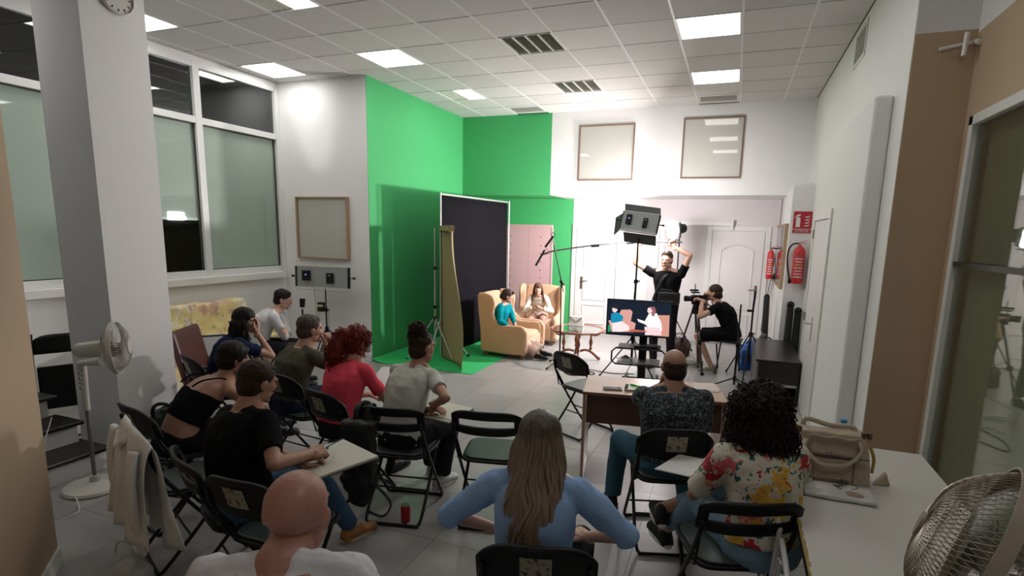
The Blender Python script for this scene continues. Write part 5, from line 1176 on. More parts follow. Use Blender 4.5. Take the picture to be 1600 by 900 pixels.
def shirt(p, m_, sleeve=.45, q0=-.06, q1=.98, inf=.013, name='shirt', neck=None, disp=.009, wrinkle=12, cuff=.012, loose=1.):
    m = M(); p['torso'](m, q0, q1, inf); s = p['s']; f = p['fat'] * (.86 if p['female'] else 1)
    m.ell(p['C7'] - p['up'] * .060 * s, (p['sw'] * .98, .072 * s, .050 * s), Matrix((p['rw'], p['fw'], p['up'])).transposed())
    if q1 > .9:
        for sd in (1, -1): m.cap(p['C7'] + p['rw'] * sd * .035 - p['up'] * .03, p['C7'] + p['rw'] * sd * p['sw'] * .95 - p['up'] * .050 * s, .056 * s, .056 * s)
    for nm, (sh, el, wr) in p['arms'].items():
        sl = sleeve if not isinstance(sleeve, dict) else sleeve[nm]
        if sl <= 0: continue
        r = lambda v: v * s * f + cuff * loose
        m.ell(sh, r(.047))
        if sl <= 1: 
            e = sh.lerp(el, sl); m.cyl(sh, e, r(.050), r(.050 + (.038 - .050) * sl * .5), 18)
        else:
            m.cap(sh, el, r(.050), r(.037), 16); m.cyl(el, el.lerp(wr, sl - 1), r(.037), r(.037 + (.028 - .037) * (sl - 1)), 16)
            e = el
    v = .0065 if p['near'] == 2 else .008 if p['near'] else .010
    o = place(name, remesh(m, name, v, 3, disp, wrinkle, p['HC'].x * 7, (1, 1, .55)), m_, p['t'])
    return o
def trousers(p, m_, length=1., name='trousers', inf=.012, q1=.06, flare=0., disp=.006):
    m = M(); p['torso'](m, -.2, q1, inf); s = p['s']; f = p['fat']
    for nm, (hj, kn, an) in p['legs'].items():
        r = lambda v: v * s * f + inf
        m.cap(hj, hj.lerp(kn, .5), r(.085), r(.072), 16)
        if length < 1: m.cyl(hj.lerp(kn, .5), hj.lerp(kn, .5 + length * .5), r(.072), r(.066), 18); continue
        m.cap(hj.lerp(kn, .5), kn, r(.072), r(.054), 16); e = kn.lerp(an, min(1, (length - 1) if length > 1 else 1.)); m.cyl(kn, kn.lerp(an, .94 if length == 1 else length - 1), r(.054), r(.040) + flare, 18)
    return place(name, remesh(m, name, .009 if p['near'] else .011, 3, disp, 9, 3.3, (1, 1, .6)), m_, p['t'])
def shoes(p, m_, sole=None, size=1.):
    for nm, (hj, kn, an) in p['legs'].items():
        s = p['s'] * size; f = p.get('footdir') or p['fw']; f = (p['Rb'] @ Vector((.12 if nm == 'r' else -.12, 1, 0))).normalized() if not p.get('foot_' + nm) else Vector(p['foot_' + nm]).normalized(); x = Vector((f.y, -f.x, 0)); b = Vector((an.x, an.y, an.z - .085 * s))
        R = Matrix((x, f, x.cross(f))).transposed(); m = M(); P = lambda a, c_, z: b + R @ (Vector((a, c_, z)) * s)
        m.cap(P(0, -.03, .05), P(0, .06, .045), .042 * s, .038 * s); m.ell(P(0, .12, .032), (.045 * s, .07 * s, .030 * s), R); m.ell(P(0, -.02, .085), (.036 * s, .042 * s, .04 * s), R); m.box(P(0, .055, .022), (.075 * s, .23 * s, .03 * s), R)
        o = place('shoe', remesh(m, 'shoe', .006, 3), m_, p['t'])
        out = [P(math.cos(a) * .046, .055 + math.sin(a) * .135, 0) for a in [2 * PI * q / 20 for q in range(20)]]
        M().prism(out, R @ Vector((0, 0, .02 * s))).build('sole', sole or BLACKP, o, bevel=.004)
        l = M()
        for q in range(4): l.tube([P(-.02, .05 + q * .018, .078 - q * .010), P(0, .052 + q * .018, .086 - q * .010), P(.02, .05 + q * .018, .078 - q * .010)], .0028 * s, 5)
        l.build('laces', mat('lace_white', (.6, .6, .58), .7), o)
# ---- hair
def hairmat(name, col, rough=.45, tips=None): 
    if name in MATS: return MATS[name]
    m = mat(name, col, .55, spec=.2, bump=.7, bscale=60, var=.35, vscale=25, stretch=(1, 1, .12)); return m
HAIRD = hairmat('hair_black', (.012, .009, .008)); HAIRB = hairmat('hair_brown', (.035, .02, .014)); HAIRG = hairmat('hair_grey_brown', (.075, .06, .05)); HAIRR = hairmat('hair_red', (.16, .02, .015)); HAIRL = hairmat('hair_auburn', (.13, .06, .04))
def hair_cap(p, m_, kind='short', thick=.010, name='hair', disp=.004, extra=None, vox=None):
    HC, WH, hs = p['HC'], p['WH'], p['hs']; m = M(); P = lambda x, y, z: HC + WH @ (Vector((x, y, z)) * hs)
    def E_(x, y, z, a, b, c): m.ell(P(x, y, z), (a * hs, b * hs, c * hs), WH, 20, 12)
    tk = thick
    if kind == 'short':
        E_(0, -.024, .050, .077 + tk, .092 + tk, .079 + tk); E_(0, -.045, -.01, .070 + tk, .064 + tk, .085); E_(0, .018, .098, .052 + tk, .055, .026)
    elif kind == 'rim':        # bald on top, hair on the sides
        E_(0, -.045, -.02, .074 + tk, .066 + tk, .075); E_(0, -.035, .02, .0785 + tk * .4, .078 + tk * .3, .045)
    else:
        E_(0, -.018, .050, .079 + tk, .094 + tk, .082 + tk); E_(0, -.042, -.005, .078 + tk, .070 + tk, .085)
    if extra: extra(m, P, hs)
    return place(name, remesh(m, name, vox or (.005 if p['near'] else .007), 2, disp, 45, 2.2, (1, 1, .35)), m_, p['t'])
def strands(p, m_, starts, r=.006, name='hair_strands', n=5):
    m = M()
    for pts, rr in starts: m.tube(smoothpath(pts, 3), [rr * (1 - .55 * abs(2 * q / (len(pts) * 3 - 3) - 1) ** 3) for q in range((len(pts) - 1) * 3 + 1)], n, flat=.6)
    o = m.build(name, m_, p['t'], smooth=True); return o
G_A = 'people sitting on the folding chairs'
def curls(p, m_, cs, n, r=(.010, .018), tr=.0035, name='curls', seed=1, sq=1.):
    rnd = random.Random(seed); m = M()
    for c, rad in cs:
        c = Vector(c); k = int(n * (rad[0] * rad[1] * 100))
        for _ in range(k):
            th = rnd.uniform(0, 2 * PI); ph = math.acos(rnd.uniform(-1, 1)); d = Vector((math.sin(ph) * math.cos(th), math.sin(ph) * math.sin(th), math.cos(ph)))
            q = c + Vector((d.x * rad[0], d.y * rad[1], d.z * rad[2])) * rnd.uniform(.93, 1.04); x, y, z = basis(Vector((rnd.uniform(-1, 1), rnd.uniform(-1, 1), rnd.uniform(-.6, .6)))); rr = rnd.uniform(*r); turns = rnd.uniform(1.2, 2.2)
            pts = [q + (x * math.cos(a) + y * math.sin(a)) * rr + Vector((0, 0, -1)) * (a * .006 * sq) + z * a * .002 for a in [turns * 2 * PI * j / 12 for j in range(13)]]
            m.tube(pts, tr, 4)
    return m.build(name, m_, p['t'], smooth=True)
def long_hair(p, m_, length, n=200, wave=.012, back=.05, front=False, seed=2, spread=.10, rr=(.005, .009), shoulder=.0):
    rnd = random.Random(seed); HC, WH, hs = p['HC'], p['WH'], p['hs']; st = []
    f = p['fw'].copy(); f.z = 0; f.normalize(); r = Vector((f.y, -f.x, 0))
    for k in range(n):
        a = rnd.uniform(-PI * .60, PI * .60) if not front else rnd.uniform(-PI * .80, PI * .80)          # 0 = straight back
        el = rnd.uniform(.55, 1.5)
        d = Vector((math.sin(a), -math.cos(a), 0)); sc = Vector((.092, .108, .10))
        def S(e): q = d * math.cos(e) + Vector((0, 0, 1)) * math.sin(e); return HC + WH @ (Vector((q.x * sc.x, q.y * sc.y - .015, q.z * sc.z + .035)) * hs)
        pts = [S(min(1.5, el + .5)), S(el), S(el * .5), S(.0)]
        lat = math.sin(a) * spread * rnd.uniform(.7, 1.1); L = length * rnd.uniform(.72, 1.05); ph = rnd.uniform(0, 6); b0 = HC - f * (math.cos(a) * .09 + back * .3) + r * math.sin(a) * .085
        st_z = pts[-1].z
        for j in range(1, 8):
            t_ = j / 7; q = b0 + r * (lat * (.35 + .5 * t_) - math.sin(a) * .02 + wave * math.sin(ph * .25 + t_ * 12 + a * 3) * min(1, t_ * 1.5)) - f * (back * math.sin(min(1, t_ * 1.4) * PI / 2) * (.65 + .35 * math.cos(a)) - .01 * math.sin(ph + t_ * 8) * t_)
            q.z = st_z - L * t_; pts.append(q)
        st.append((pts, rnd.uniform(*rr)))
    return strands(p, m_, st)
OMB = bpy.data.materials.new('hair_ombre'); OMB.use_nodes = True
def _omb(nt):
    b = nt.nodes['Principled BSDF']; b.inputs['Roughness'].default_value = .42; tc = nt.nodes.new('ShaderNodeTexCoord'); sp = nt.nodes.new('ShaderNodeSeparateXYZ'); nt.links.new(tc.outputs['Object'], sp.inputs[0])
    mp = nt.nodes.new('ShaderNodeMapping'); mp.inputs['Scale'].default_value = (60, 60, 4); nt.links.new(tc.outputs['Object'], mp.inputs[0]); n = nt.nodes.new('ShaderNodeTexNoise'); n.inputs['Scale'].default_value = 1.; n.inputs['Detail'].default_value = 4; nt.links.new(mp.outputs[0], n.inputs[0])
    mr = nt.nodes.new('ShaderNodeMapRange'); mr.inputs[1].default_value = 1.25; mr.inputs[2].default_value = .92; nt.links.new(sp.outputs[2], mr.inputs[0])
    ad = nt.nodes.new('ShaderNodeMath'); ad.operation = 'MULTIPLY_ADD'; ad.inputs[1].default_value = .9; nt.links.new(n.outputs['Fac'], ad.inputs[0]); sb = nt.nodes.new('ShaderNodeMath'); sb.operation = 'SUBTRACT'; sb.inputs[1].default_value = .45; nt.links.new(mr.outputs[0], sb.inputs[0]); nt.links.new(sb.outputs[0], ad.inputs[2])
    r = nt.nodes.new('ShaderNodeValToRGB'); r.color_ramp.elements[0].color = (.035, .022, .016, 1); r.color_ramp.elements[1].color = (.30, .215, .155, 1); nt.links.new(ad.outputs[0], r.inputs[0]); nt.links.new(r.outputs[0], b.inputs['Base Color'])
_omb(OMB.node_tree)
BLKT = cloth('black_jersey', (.006, .006, .007)); 
DENIM = cloth('blue_denim', (.055, .11, .19), var=.2, vscale=14); DENIML = cloth('light_denim', (.18, .28, .37), var=.22, vscale=12); DARKP = cloth('dark_trousers', (.018, .018, .022)); NAVY = cloth('navy_jersey', (.012, .02, .055))
OB = {}
# 1 bald man in front
WSH = mat('white_patterned_shirt', (.66, .67, .72), .8, bump=.5, bscale=22, var=.22, vscale=9)
p = person('bald man in a pale patterned shirt, seen from behind at the bottom left', 468, 734, 24, near=2, s=1.06, skin='pink', head=(2, -10, 4), lean=3, seat=.45, neckz=-.075, neckf=.06, hs=1.12,  wide=1.1, belly=.06,
    hand_l=(-.17, .36, .60), hand_r=(.16, .38, .60), foot_r=(.24, .50, .08), foot_l=(-.16, .46, 0), fat=1.08); OB['1'] = p
shirt(p, WSH, .75, q1=.98, cuff=.018, disp=.010, inf=.02); trousers(p, DENIML); shoes(p, BLACKP)
M().tube([p['nk'] + (p['rw'] * math.cos(a) * .072 + p['fw'] * math.sin(a) * .075) - p['up'] * (.035 + .02 * math.sin(a)) for a in [2 * PI * k / 24 for k in range(24)]], .013, 8, close=True).build('collar', WSH, p['t'], smooth=True)
# 2 man writing
hb2 = PZ(512, 709, .735)
p = person('man in a black t-shirt and jeans, writing in a sketchbook on his lap', 408, 566, -12, near=1, skin='tan', head=(4, -16, 0), lean=10, side=-9, wide=1.12, sw=.195,  hworld_r=tuple(hb2 + Vector((-.03, -.09, .03))), hworld_l=tuple(PZ(478, 730, .70)), elb_r=(1, -.6, -.6),
    hdir_r=(-.05, 1, -.1), hnrm_r=(-.6, .1, -.8), curl_r=.75, hdir_l=(.5, 1, 0), hnrm_l=(.3, 0, -1), foot_r=(.10, .62, 0), foot_l=(-.15, .35, 0)); OB['2'] = p
shirt(p, BLKT, .72); trousers(p, DENIM)
BOOT = mat('tan_nubuck', (.36, .16, .05), .7); shoes(p, BOOT, mat('pale_sole', (.5, .45, .36), .7)); hair_cap(p, HAIRB, 'short', .009)
# 3 woman in strappy top
p = person('woman with short black hair and black strappy top, leaning forward, hands at mouth', 366, 537, -16, near=1, f=True, skin='tan', head=(14, -10, 0), lean=37, bend=.07,  wide=.98,
    hrel_r=(.035, .11, -.13), hrel_l=(-.03, .12, -.14), elb_r=(.5, .3, -1), elb_l=(-.5, .3, -1), hdir_r=(-.2, .1, 1), hdir_l=(.2, .1, 1), hnrm_r=(-.4, -.9, 0), hnrm_l=(.4, -.9, 0), curl_r=.6, curl_l=.6, foot_r=(.14, .36, 0), foot_l=(-.14, .36, 0)); OB['3'] = p
shirt(p, BLKT, 0, q0=.12, q1=.74, name='strappy_top', inf=.010)
for sd in (-1, 1): M().tube(smoothpath([p['spine'](.72) + p['rw'] * sd * .085 - p['fw'] * .125, p['spine'](.86) + p['rw'] * sd * .10 - p['fw'] * .115, p['spine'](.97) + p['rw'] * sd * .105 - p['fw'] * .02 + p['up'] * .012, p['spine'](.86) + p['rw'] * sd * .09 + p['fw'] * .11], 5), .006, 6).build('strap', BLKT, p['t'], smooth=True)
trousers(p, BLKT, q1=.10); shoes(p, BLACKP)
hair_cap(p, HAIRD, 'bob', .016, extra=lambda m, P, hs: (m.ell(P(.0, .045, .075), (.062 * hs, .045 * hs, .035 * hs)), m.ell(P(.05, .02, .03), (.03, .05, .04)), m.ell(P(-.05, .02, .03), (.03, .05, .04))))
# 4 woman in navy top
p = person('woman with long dark hair and a navy top, hand over her mouth, before the sofa', 382, 483, -35, near=1, f=True, skin='light', head=(30, -4, 0), lean=18, bend=.06, 
    hrel_r=(.02, .115, -.10), elb_r=(.3, .5, -1), hdir_r=(-.2, .25, 1), hnrm_r=(-.3, -1, 0), curl_r=.35, hand_l=(-.05, .30, .66), foot_r=(.14, .42, 0)); OB['4'] = p
shirt(p, NAVY, .62); trousers(p, DARKP); shoes(p, BLACKP)
hair_cap(p, HAIRD, 'bob', .012); long_hair(p, HAIRD, .30, 150, wave=.008, back=.035, spread=.09)
# 5 man in white shirt
WS = cloth('white_cotton', (.60, .60, .62)); p = person('man in a white shirt with crossed arms, sitting by the window wall', 445, 454, -48, near=1, skin='light', head=(10, -16, 0), lean=24, bend=.06,  brow=HAIRD,
    hand_r=(-.12, .26, .74), hand_l=(.12, .30, .72), elb_r=(.8, .3, -.8), elb_l=(-.8, .3, -.8), hdir_r=(-1, .2, 0), hdir_l=(1, .2, 0), hnrm_r=(0, -1, -.3), hnrm_l=(0, -1, -.3)); OB['5'] = p
shirt(p, WS, 1.85, name='dress_shirt', cuff=.014); trousers(p, DARKP); shoes(p, BLACKP); hair_cap(p, HAIRD, 'short', .010)
M().tube([p['nk'] + (p['rw'] * math.cos(a) * .062 + p['fw'] * math.sin(a) * .064) - p['up'] * (.02 + .015 * math.sin(a)) for a in [2 * PI * k / 20 for k in range(20)]], .013, 8, close=True).build('collar', WS, p['t'], smooth=True)
# 6 man in olive shirt
OLV = cloth('olive_cotton', (.085, .085, .06)); p = person('grey-haired man in an olive shirt resting his hands against his mouth', 485, 494, -20, near=1, skin='light', head=(12, -6, 0), lean=14, bend=.05,  brow=HAIRG,
    hrel_r=(.045, .125, -.12), hrel_l=(-.01, .15, -.13), elb_r=(.5, .3, -1), elb_l=(-.5, .3, -1), hdir_r=(-.6, .1, .7), hdir_l=(.5, .1, .8), hnrm_r=(-.2, -1, 0), hnrm_l=(.2, -1, 0), curl_r=.85, curl_l=.8, foot_r=(.16, .40, 0)); OB['6'] = p
shirt(p, OLV, .70); trousers(p, cloth('dark_denim', (.02, .03, .055))); shoes(p, BLACKP); hair_cap(p, HAIRG, 'short', .010)
# 7 red-haired woman
COR = cloth('coral_cotton', (.80, .085, .13)); p = person('woman with curly red ponytail and a coral t-shirt, reading papers', 560, 513, -4, near=1, f=True, skin='light', head=(10, -14, 0), lean=12, bend=.04,  brow=HAIRR,
    hand_r=(.06, .42, .62), hand_l=(-.10, .42, .62), elb_r=(1, -.2, -.8), foot_r=(.12, .44, 0), curl_r=.4); OB['7'] = p
shirt(p, COR, .70); trousers(p, DARKP); shoes(p, BLACKP)
def _h7(m, P, hs): m.ell(P(-.02, -.12, .03), (.075, .06, .075)); m.ell(P(-.035, -.16, -.05), (.07, .06, .08)); m.ell(P(-.03, -.16, -.13), (.055, .05, .06))
hair_cap(p, HAIRR, 'short', .016, extra=_h7, disp=.010)
P_ = lambda x, y, z: p['HC'] + p['WH'] @ (Vector((x, y, z)) * p['hs'])
curls(p, HAIRR, [(P_(0, -.02, .055), (.095, .105, .095)), (P_(-.025, -.13, .02), (.08, .07, .085)), (P_(-.035, -.16, -.08), (.075, .065, .10))], 150, seed=4)
for sd in (-1, 1): M().tube([P_(sd * .031 + .024 * math.cos(a), .098, .010 + .019 * math.sin(a)) for a in [2 * PI * k / 16 for k in range(16)]], .0025, 5, close=True).tube([P_(sd * .055, .096, .012), P_(sd * .078, .0, .015)], .0022, 5).build('glasses', BLACKP, p['t'])
# 8 woman with bun
GRY = cloth('pale_grey_cotton', (.54, .55, .51)); p = person('woman with a hair bun and a pale grey t-shirt, sketchbook on her lap', 660, 520, -6, near=2, f=True, skin='tan', head=(16, -6, 0), lean=18, bend=.06,  torso=1.04, sw=.165,
    hworld_r=tuple(PZ(690, 634, .73) + Vector((-.03, -.05, .02))), hworld_l=tuple(PZ(672, 640, .70)), elb_r=(1, -.8, -.5), elb_l=(-.8, 0, -1), hdir_r=(-.3, 1, 0), hnrm_r=(-.2, 0, -1), foot_r=(.07, .36, 0), foot_l=(-.10, .50, 0)); OB['8'] = p
shirt(p, GRY, .55, q0=-.14); trousers(p, DARKP, flare=.02); shoes(p, mat('white_trainer', (.5, .5, .48), .6), mat('white_sole', (.6, .6, .58), .6))
def _h8(m, P, hs): m.ell(P(-.01, -.055, .155), (.046, .044, .042)); m.ell(P(-.01, -.045, .115), (.03, .03, .04))
hair_cap(p, HAIRB, 'short', .006, extra=_h8)
P_ = lambda x, y, z: p['HC'] + p['WH'] @ (Vector((x, y, z)) * p['hs'])
curls(p, HAIRB, [(P_(-.01, -.055, .155), (.044, .042, .040))], 700, r=(.018, .03), tr=.004, seed=9, name='bun_locks')
M().ell(P_(.083, -.005, -.035), .006).build('earring', SIL, p['t'])
# 9 woman with long hair, light blue shirt
LBL9 = cloth('light_blue_cotton', (.20, .34, .58), disp=0) if False else cloth('light_blue_cotton', (.28, .44, .72), bump=.6, bscale=14)
p = person('woman with long brown-blond hair and a light blue shirt, elbows out, seen from behind', 845, 646, 10, near=2, f=True, skin='light', head=(0, -4, 0), lean=4,  sw=.170,
    hand_r=(.20, .24, .62), hand_l=(-.22, .22, .62), elb_r=(1.5, -.35, -.3), elb_l=(-1.5, -.35, -.3), hdir_r=(-.7, .7, -.1), hdir_l=(.7, .7, -.1), foot_r=(.18, .42, 0), foot_l=(-.16, .42, 0)); OB['9'] = p
shirt(p, LBL9, 1.12, name='blue_shirt', q0=.10, cuff=.020, disp=.010, inf=.018, neck=1); trousers(p, DARKP); shoes(p, BLACKP)
hair_cap(p, OMB, 'bob', .006); long_hair(p, OMB, .53, 380, wave=.020, back=.10, spread=.085, rr=(.0045, .010))
# 10 balding man in patterned shirt
PAT = bpy.data.materials.new('navy_leaf_print'); PAT.use_nodes = True
def _pat(nt):
    b = nt.nodes['Principled BSDF']; b.inputs['Roughness'].default_value = .85; tc = nt.nodes.new('ShaderNodeTexCoord'); n = nt.nodes.new('ShaderNodeTexNoise'); n.inputs['Scale'].default_value = 38; n.inputs['Detail'].default_value = 3; n.inputs['Distortion'].default_value = 2.2
    nt.links.new(tc.outputs['Object'], n.inputs['Vector']); r = nt.nodes.new('ShaderNodeValToRGB'); e = r.color_ramp.elements; e[0].position = .46; e[0].color = (.008, .012, .02, 1); e[1].position = .56; e[1].color = (.02, .03, .04, 1)
    x = e.new(.575); x.color = (.17, .20, .21, 1); x = e.new(.64); x.color = (.22, .25, .25, 1); x = e.new(.66); x.color = (.015, .02, .03, 1); nt.links.new(n.outputs['Fac'], r.inputs[0]); nt.links.new(r.outputs[0], b.inputs['Base Color'])
_pat(PAT.node_tree)
p = person('balding man in a dark leaf-patterned shirt, hand at his face, at the wooden desk', 1055, 546, 14, near=2, skin='tan', head=(-4, -4, 0), lean=6,  wide=1.10, sw=.185, belly=.05, hs=1.0,
    hrel_l=(-.055, .075, -.145), elb_l=(-1, .2, -.8), hdir_l=(.35, .0, .9), hnrm_l=(.5, -.8, 0), curl_l=.9, hand_r=(.10, .38, .62), foot_l=(-.34, .30, 0), knee_l=(-.30, .36, .50), foot_r=(.18, .44, 0), fat=1.12); OB['10'] = p
shirt(p, PAT, .80, inf=.02, cuff=.014); trousers(p, cloth('teal_denim', (.04, .10, .14))); shoes(p, BLACKP)
hair_cap(p, HAIRB, 'rim', .003, vox=.0045)
# 11 curly-haired woman
FLO = floral('floral_blouse', (.58, .55, .46), 10.0, [(.62, .30, .03), (.42, .02, .03), (.60, .12, .12), (.66, .38, .06)], (.02, .11, .09), .30, .13)
p = person('woman with big dark curls in a floral blouse and light jeans, paper on her lap', 1187, 612, 26, near=2, f=True, skin='tan', head=(10, -8, 0), lean=8,  wide=1.08, sw=.172, face=True,
    hand_l=(-.10, .36, .66), elb_l=(-1, -.3, -.8), hand_r=(.14, .34, .66), elb_r=(.9, -.4, -.8), hdir_r=(-.1, 1, .0), knee_l=(-.14, .40, .52), foot_l=(-.22, .66, .12), knee_r=(.08, .40, .60), foot_r=(-.28, .58, .30)); OB['11'] = p
shirt(p, FLO, {'l': .85, 'r': 1.55}, name='floral_blouse', inf=.022, cuff=.026, disp=.010); trousers(p, DENIML, 1.75)
shoes(p, mat('black_canvas', (.012, .012, .014), .8), mat('white_sole', (.6, .6, .58), .6))
P_ = lambda x, y, z: p['HC'] + p['WH'] @ (Vector((x, y, z)) * p['hs'])
HB11 = hairmat('hair_dark_brown', (.020, .010, .010))
def _h11(m, P, hs): m.ell(P(0, -.03, .03), (.135, .135, .135)); m.ell(P(0, -.05, -.06), (.145, .115, .10)); m.ell(P(.02, -.05, -.13), (.12, .09, .07))
hair_cap(p, HB11, 'bob', .03, extra=_h11, disp=.022, vox=.007)
curls(p, HB11, [(P_(0, -.035, .035), (.145, .145, .14)), (P_(0, -.055, -.07), (.155, .125, .11)), (P_(.02, -.055, -.14), (.13, .10, .08))], 190, r=(.009, .020), tr=.0034, seed=6)
# 12 / 13 on the set
TEAL = cloth('teal_blouse', (.0, .20, .24)); PTR = mat('striped_trousers', (.52, .36, .30), .8, bump=.3, bscale=20, var=.22, vscale=30, stretch=(3, 3, .2))
p = person('woman with dark hair and a teal blouse sitting in the nearer armchair', 797, 452, -92, near=1, f=True, s=.90, skin='light', head=(-20, -6, 0), lean=5, bend=.03, seat=.315, at=(-3.40, 7.93),
    hworld_r=tuple(PY(801, 513, 7.72)), hworld_l=tuple(PY(806, 510, 7.80)), elb_r=(1, -.2, -.6), elb_l=(-1, -.2, -.6), curl_r=.7, curl_l=.7, foot_r=(.13, .74, 0), foot_l=(-.02, .80, 0)); OB['12'] = p
shirt(p, TEAL, 1.6, name='teal_blouse', cuff=.016); trousers(p, PTR, flare=.04); shoes(p, BLACKP)
def _h12(m, P, hs): m.ell(P(0, -.10, -.01), (.05, .045, .05)); m.ell(P(0, .065, .075), (.05, .022, .03))
hair_cap(p, HAIRB, 'bob', .012, extra=_h12)
CRMJ = cloth('cream_jacket', (.70, .62, .50)); p = person('woman with long auburn hair and a cream jacket, talking, in the farther armchair', 841, 443, -170, near=1, f=True, s=.90, skin='light', head=(-6, 0, 0), lean=22, bend=.05, seat=.365, brow=HAIRL,
    hand_r=(.02, .34, .66), hand_l=(-.06, .34, .64), elb_r=(1, -.2, -.6), elb_l=(-1, -.2, -.6), hdir_r=(-.8, .6, .3), hdir_l=(.8, .5, .2), foot_r=(.06, .50, 0), foot_l=(-.10, .44, 0), curl_r=.5, curl_l=.4); OB['13'] = p
shirt(p, CRMJ, 1.7, name='cream_jacket', cuff=.016); trousers(p, mat('rose_trousers', (.42, .24, .19), .8, bump=.3, bscale=20, var=.15, vscale=20), flare=.05); shoes(p, BLACKP)
def _h13(m, P, hs): m.ell(P(0, .07, .065), (.055, .024, .032))
hair_cap(p, HAIRL, 'bob', .010, extra=_h13); long_hair(p, HAIRL, .26, 130, wave=.006, back=.03, spread=.05)
# 14 boom operator
hl, hr = hA, hB
p = person('boom operator in a black t-shirt standing with both arms raised', 1044, 384, 172, near=1, stand=True, s=1.05, at=(-.89, 8.17), skin='light', head=(4, -9, 0), lean=2, sw=.195,
    hworld_l=tuple(hl + Vector((.02, 0, -.06))), hworld_r=tuple(hr + Vector((.01, 0, -.07))), elb_r=(1.2, .2, -.5), elb_l=(1.5 * -1, .1, -.1), hdir_r=(0, .1, 1), hdir_l=(.3, .1, 1), hnrm_r=(0, 1, 0), hnrm_l=(0, 1, 0), curl_r=1.1, curl_l=1.1, foot_r=(.12, .05, 0), foot_l=(-.12, -.02, 0)); OB['14'] = p
shirt(p, BLKT, .50, q0=-.20); trousers(p, DARKP); shoes(p, BLACKP); hair_cap(p, HAIRB, 'short', .006)
M().tube(smoothpath([p['spine'](.97) + p['rw'] * -.09 + p['fw'] * .05, p['spine'](.75) + p['rw'] * .02 + p['fw'] * .15, p['spine'](.3) + p['rw'] * .12 + p['fw'] * .14, p['spine'](.0) + p['rw'] * .17 + p['fw'] * .09], 6), .022, 8, flat=.25, up=(0, -1, 0)).build('bag_strap', MATS['black_nylon'], p['t'], smooth=True)
q = PY(1045, 466, p['HIP'].y - .24); t = thing('recorder_bag', 'black audio recorder bag hanging at the waist of the boom operator', 'bag', q)
M().box((0, 0, 0), (.30, .13, .17)).build('body', MATS['black_nylon'], t, world=False, bevel=.02)
for k in range(4): M().cyl((-.09 + .06 * k, -.065, .03), (-.09 + .06 * k, -.08, .03), .014).build('knob', BLACKM, t, world=False)
M().tube([(-.13, -.05, .08), (-.1, -.09, .13), (.05, -.10, .12), (.13, -.05, .08)], .008, 6).build('cable', BLACKP, t, world=False)
# 15 cameraman
p = person('bearded cameraman in a dark t-shirt and shorts sitting sideways behind the tripod', 1121, 440, 84, near=1, s=1.0, skin='light', head=(0, 4, 0), lean=24, bend=.05, seat=.50, at=(.03, 8.22), brow=HAIRB,
    hworld_r=tuple(Vector((cp.x + .13, cp.y + .05, hd.z + .02))), hworld_l=tuple(Vector((cp.x + .09, cp.y - .10, hd.z + .0))), elb_r=(.6, -.1, -1), elb_l=(-.6, -.1, -1), hdir_l=(0, 1, .4), curl_l=.7, curl_r=.7, knee_l=(-.16, .42, .53), foot_l=(-.10, .20, .0), knee_r=(.14, .44, .52), foot_r=(.12, .42, 0)); OB['15'] = p
shirt(p, BLKT, .50); trousers(p, BLKT, .82, name='shorts', inf=.02); shoes(p, mat('grey_trainer', (.22, .21, .18), .7), mat('white_sole', (.6, .6, .58), .6))
def _h15(m, P, hs): m.ell(P(0, -.06, -.03), (.07, .06, .06))
hair_cap(p, HAIRB, 'bob', .008, extra=_h15)
def beard(p, m_):
    m = M(); P = lambda x, y, z: p['HC'] + p['WH'] @ (Vector((x, y, z)) * p['hs']); m.ell(P(0, .070, -.088), (.034, .030, .030)); m.ell(P(0, .050, -.075), (.052, .040, .034)); m.tube([P(-.024, .088, -.044), P(0, .1, -.038), P(.024, .088, -.044)], .006, 6)
    return place('beard', remesh(m, 'b', .006, 2, .004, 60), m_, p['t'])
beard(p, HAIRB)
for k in ('1', '2', '3', '4', '5', '6', '7', '8', '9', '10', '11'):
    q = CH[k]; l = OB[k]['t'].location; q.location = q.location.lerp(Vector((l.x, l.y, 0)), 1 if k in '1345' else .25 if k == '2' else .7); WM[q.name] = Matrix.Translation(q.location) @ rz(q.rotation_euler.z)
CH['11'].location.x -= .07
STOOL.location = (OB['15']['t'].location.x, OB['15']['t'].location.y, 0)
from bpy_extras.object_utils import world_to_camera_view
for k, q in OB.items():
    t_ = q['HC'] + q['WH'] @ Vector((0, -.01, .12 * q['hs'])); v_ = CR.transposed() @ (t_ - Vector((0, 0, CAM_H))); print('HEADPX', k, round(CPX + CF * v_.x / -v_.z), round(CPY - CF * v_.y / -v_.z))
for k, q in OB.items(): print('PERSON', k, [round(v, 2) for v in q['t'].location[:2]], 'top', round(q['HC'].z + .12, 2), 'el r', [round(v, 2) for v in q['arms']['r'][1]])
for k, q in CH.items(): print('CHAIR', k, [round(v, 2) for v in q.location[:2]])
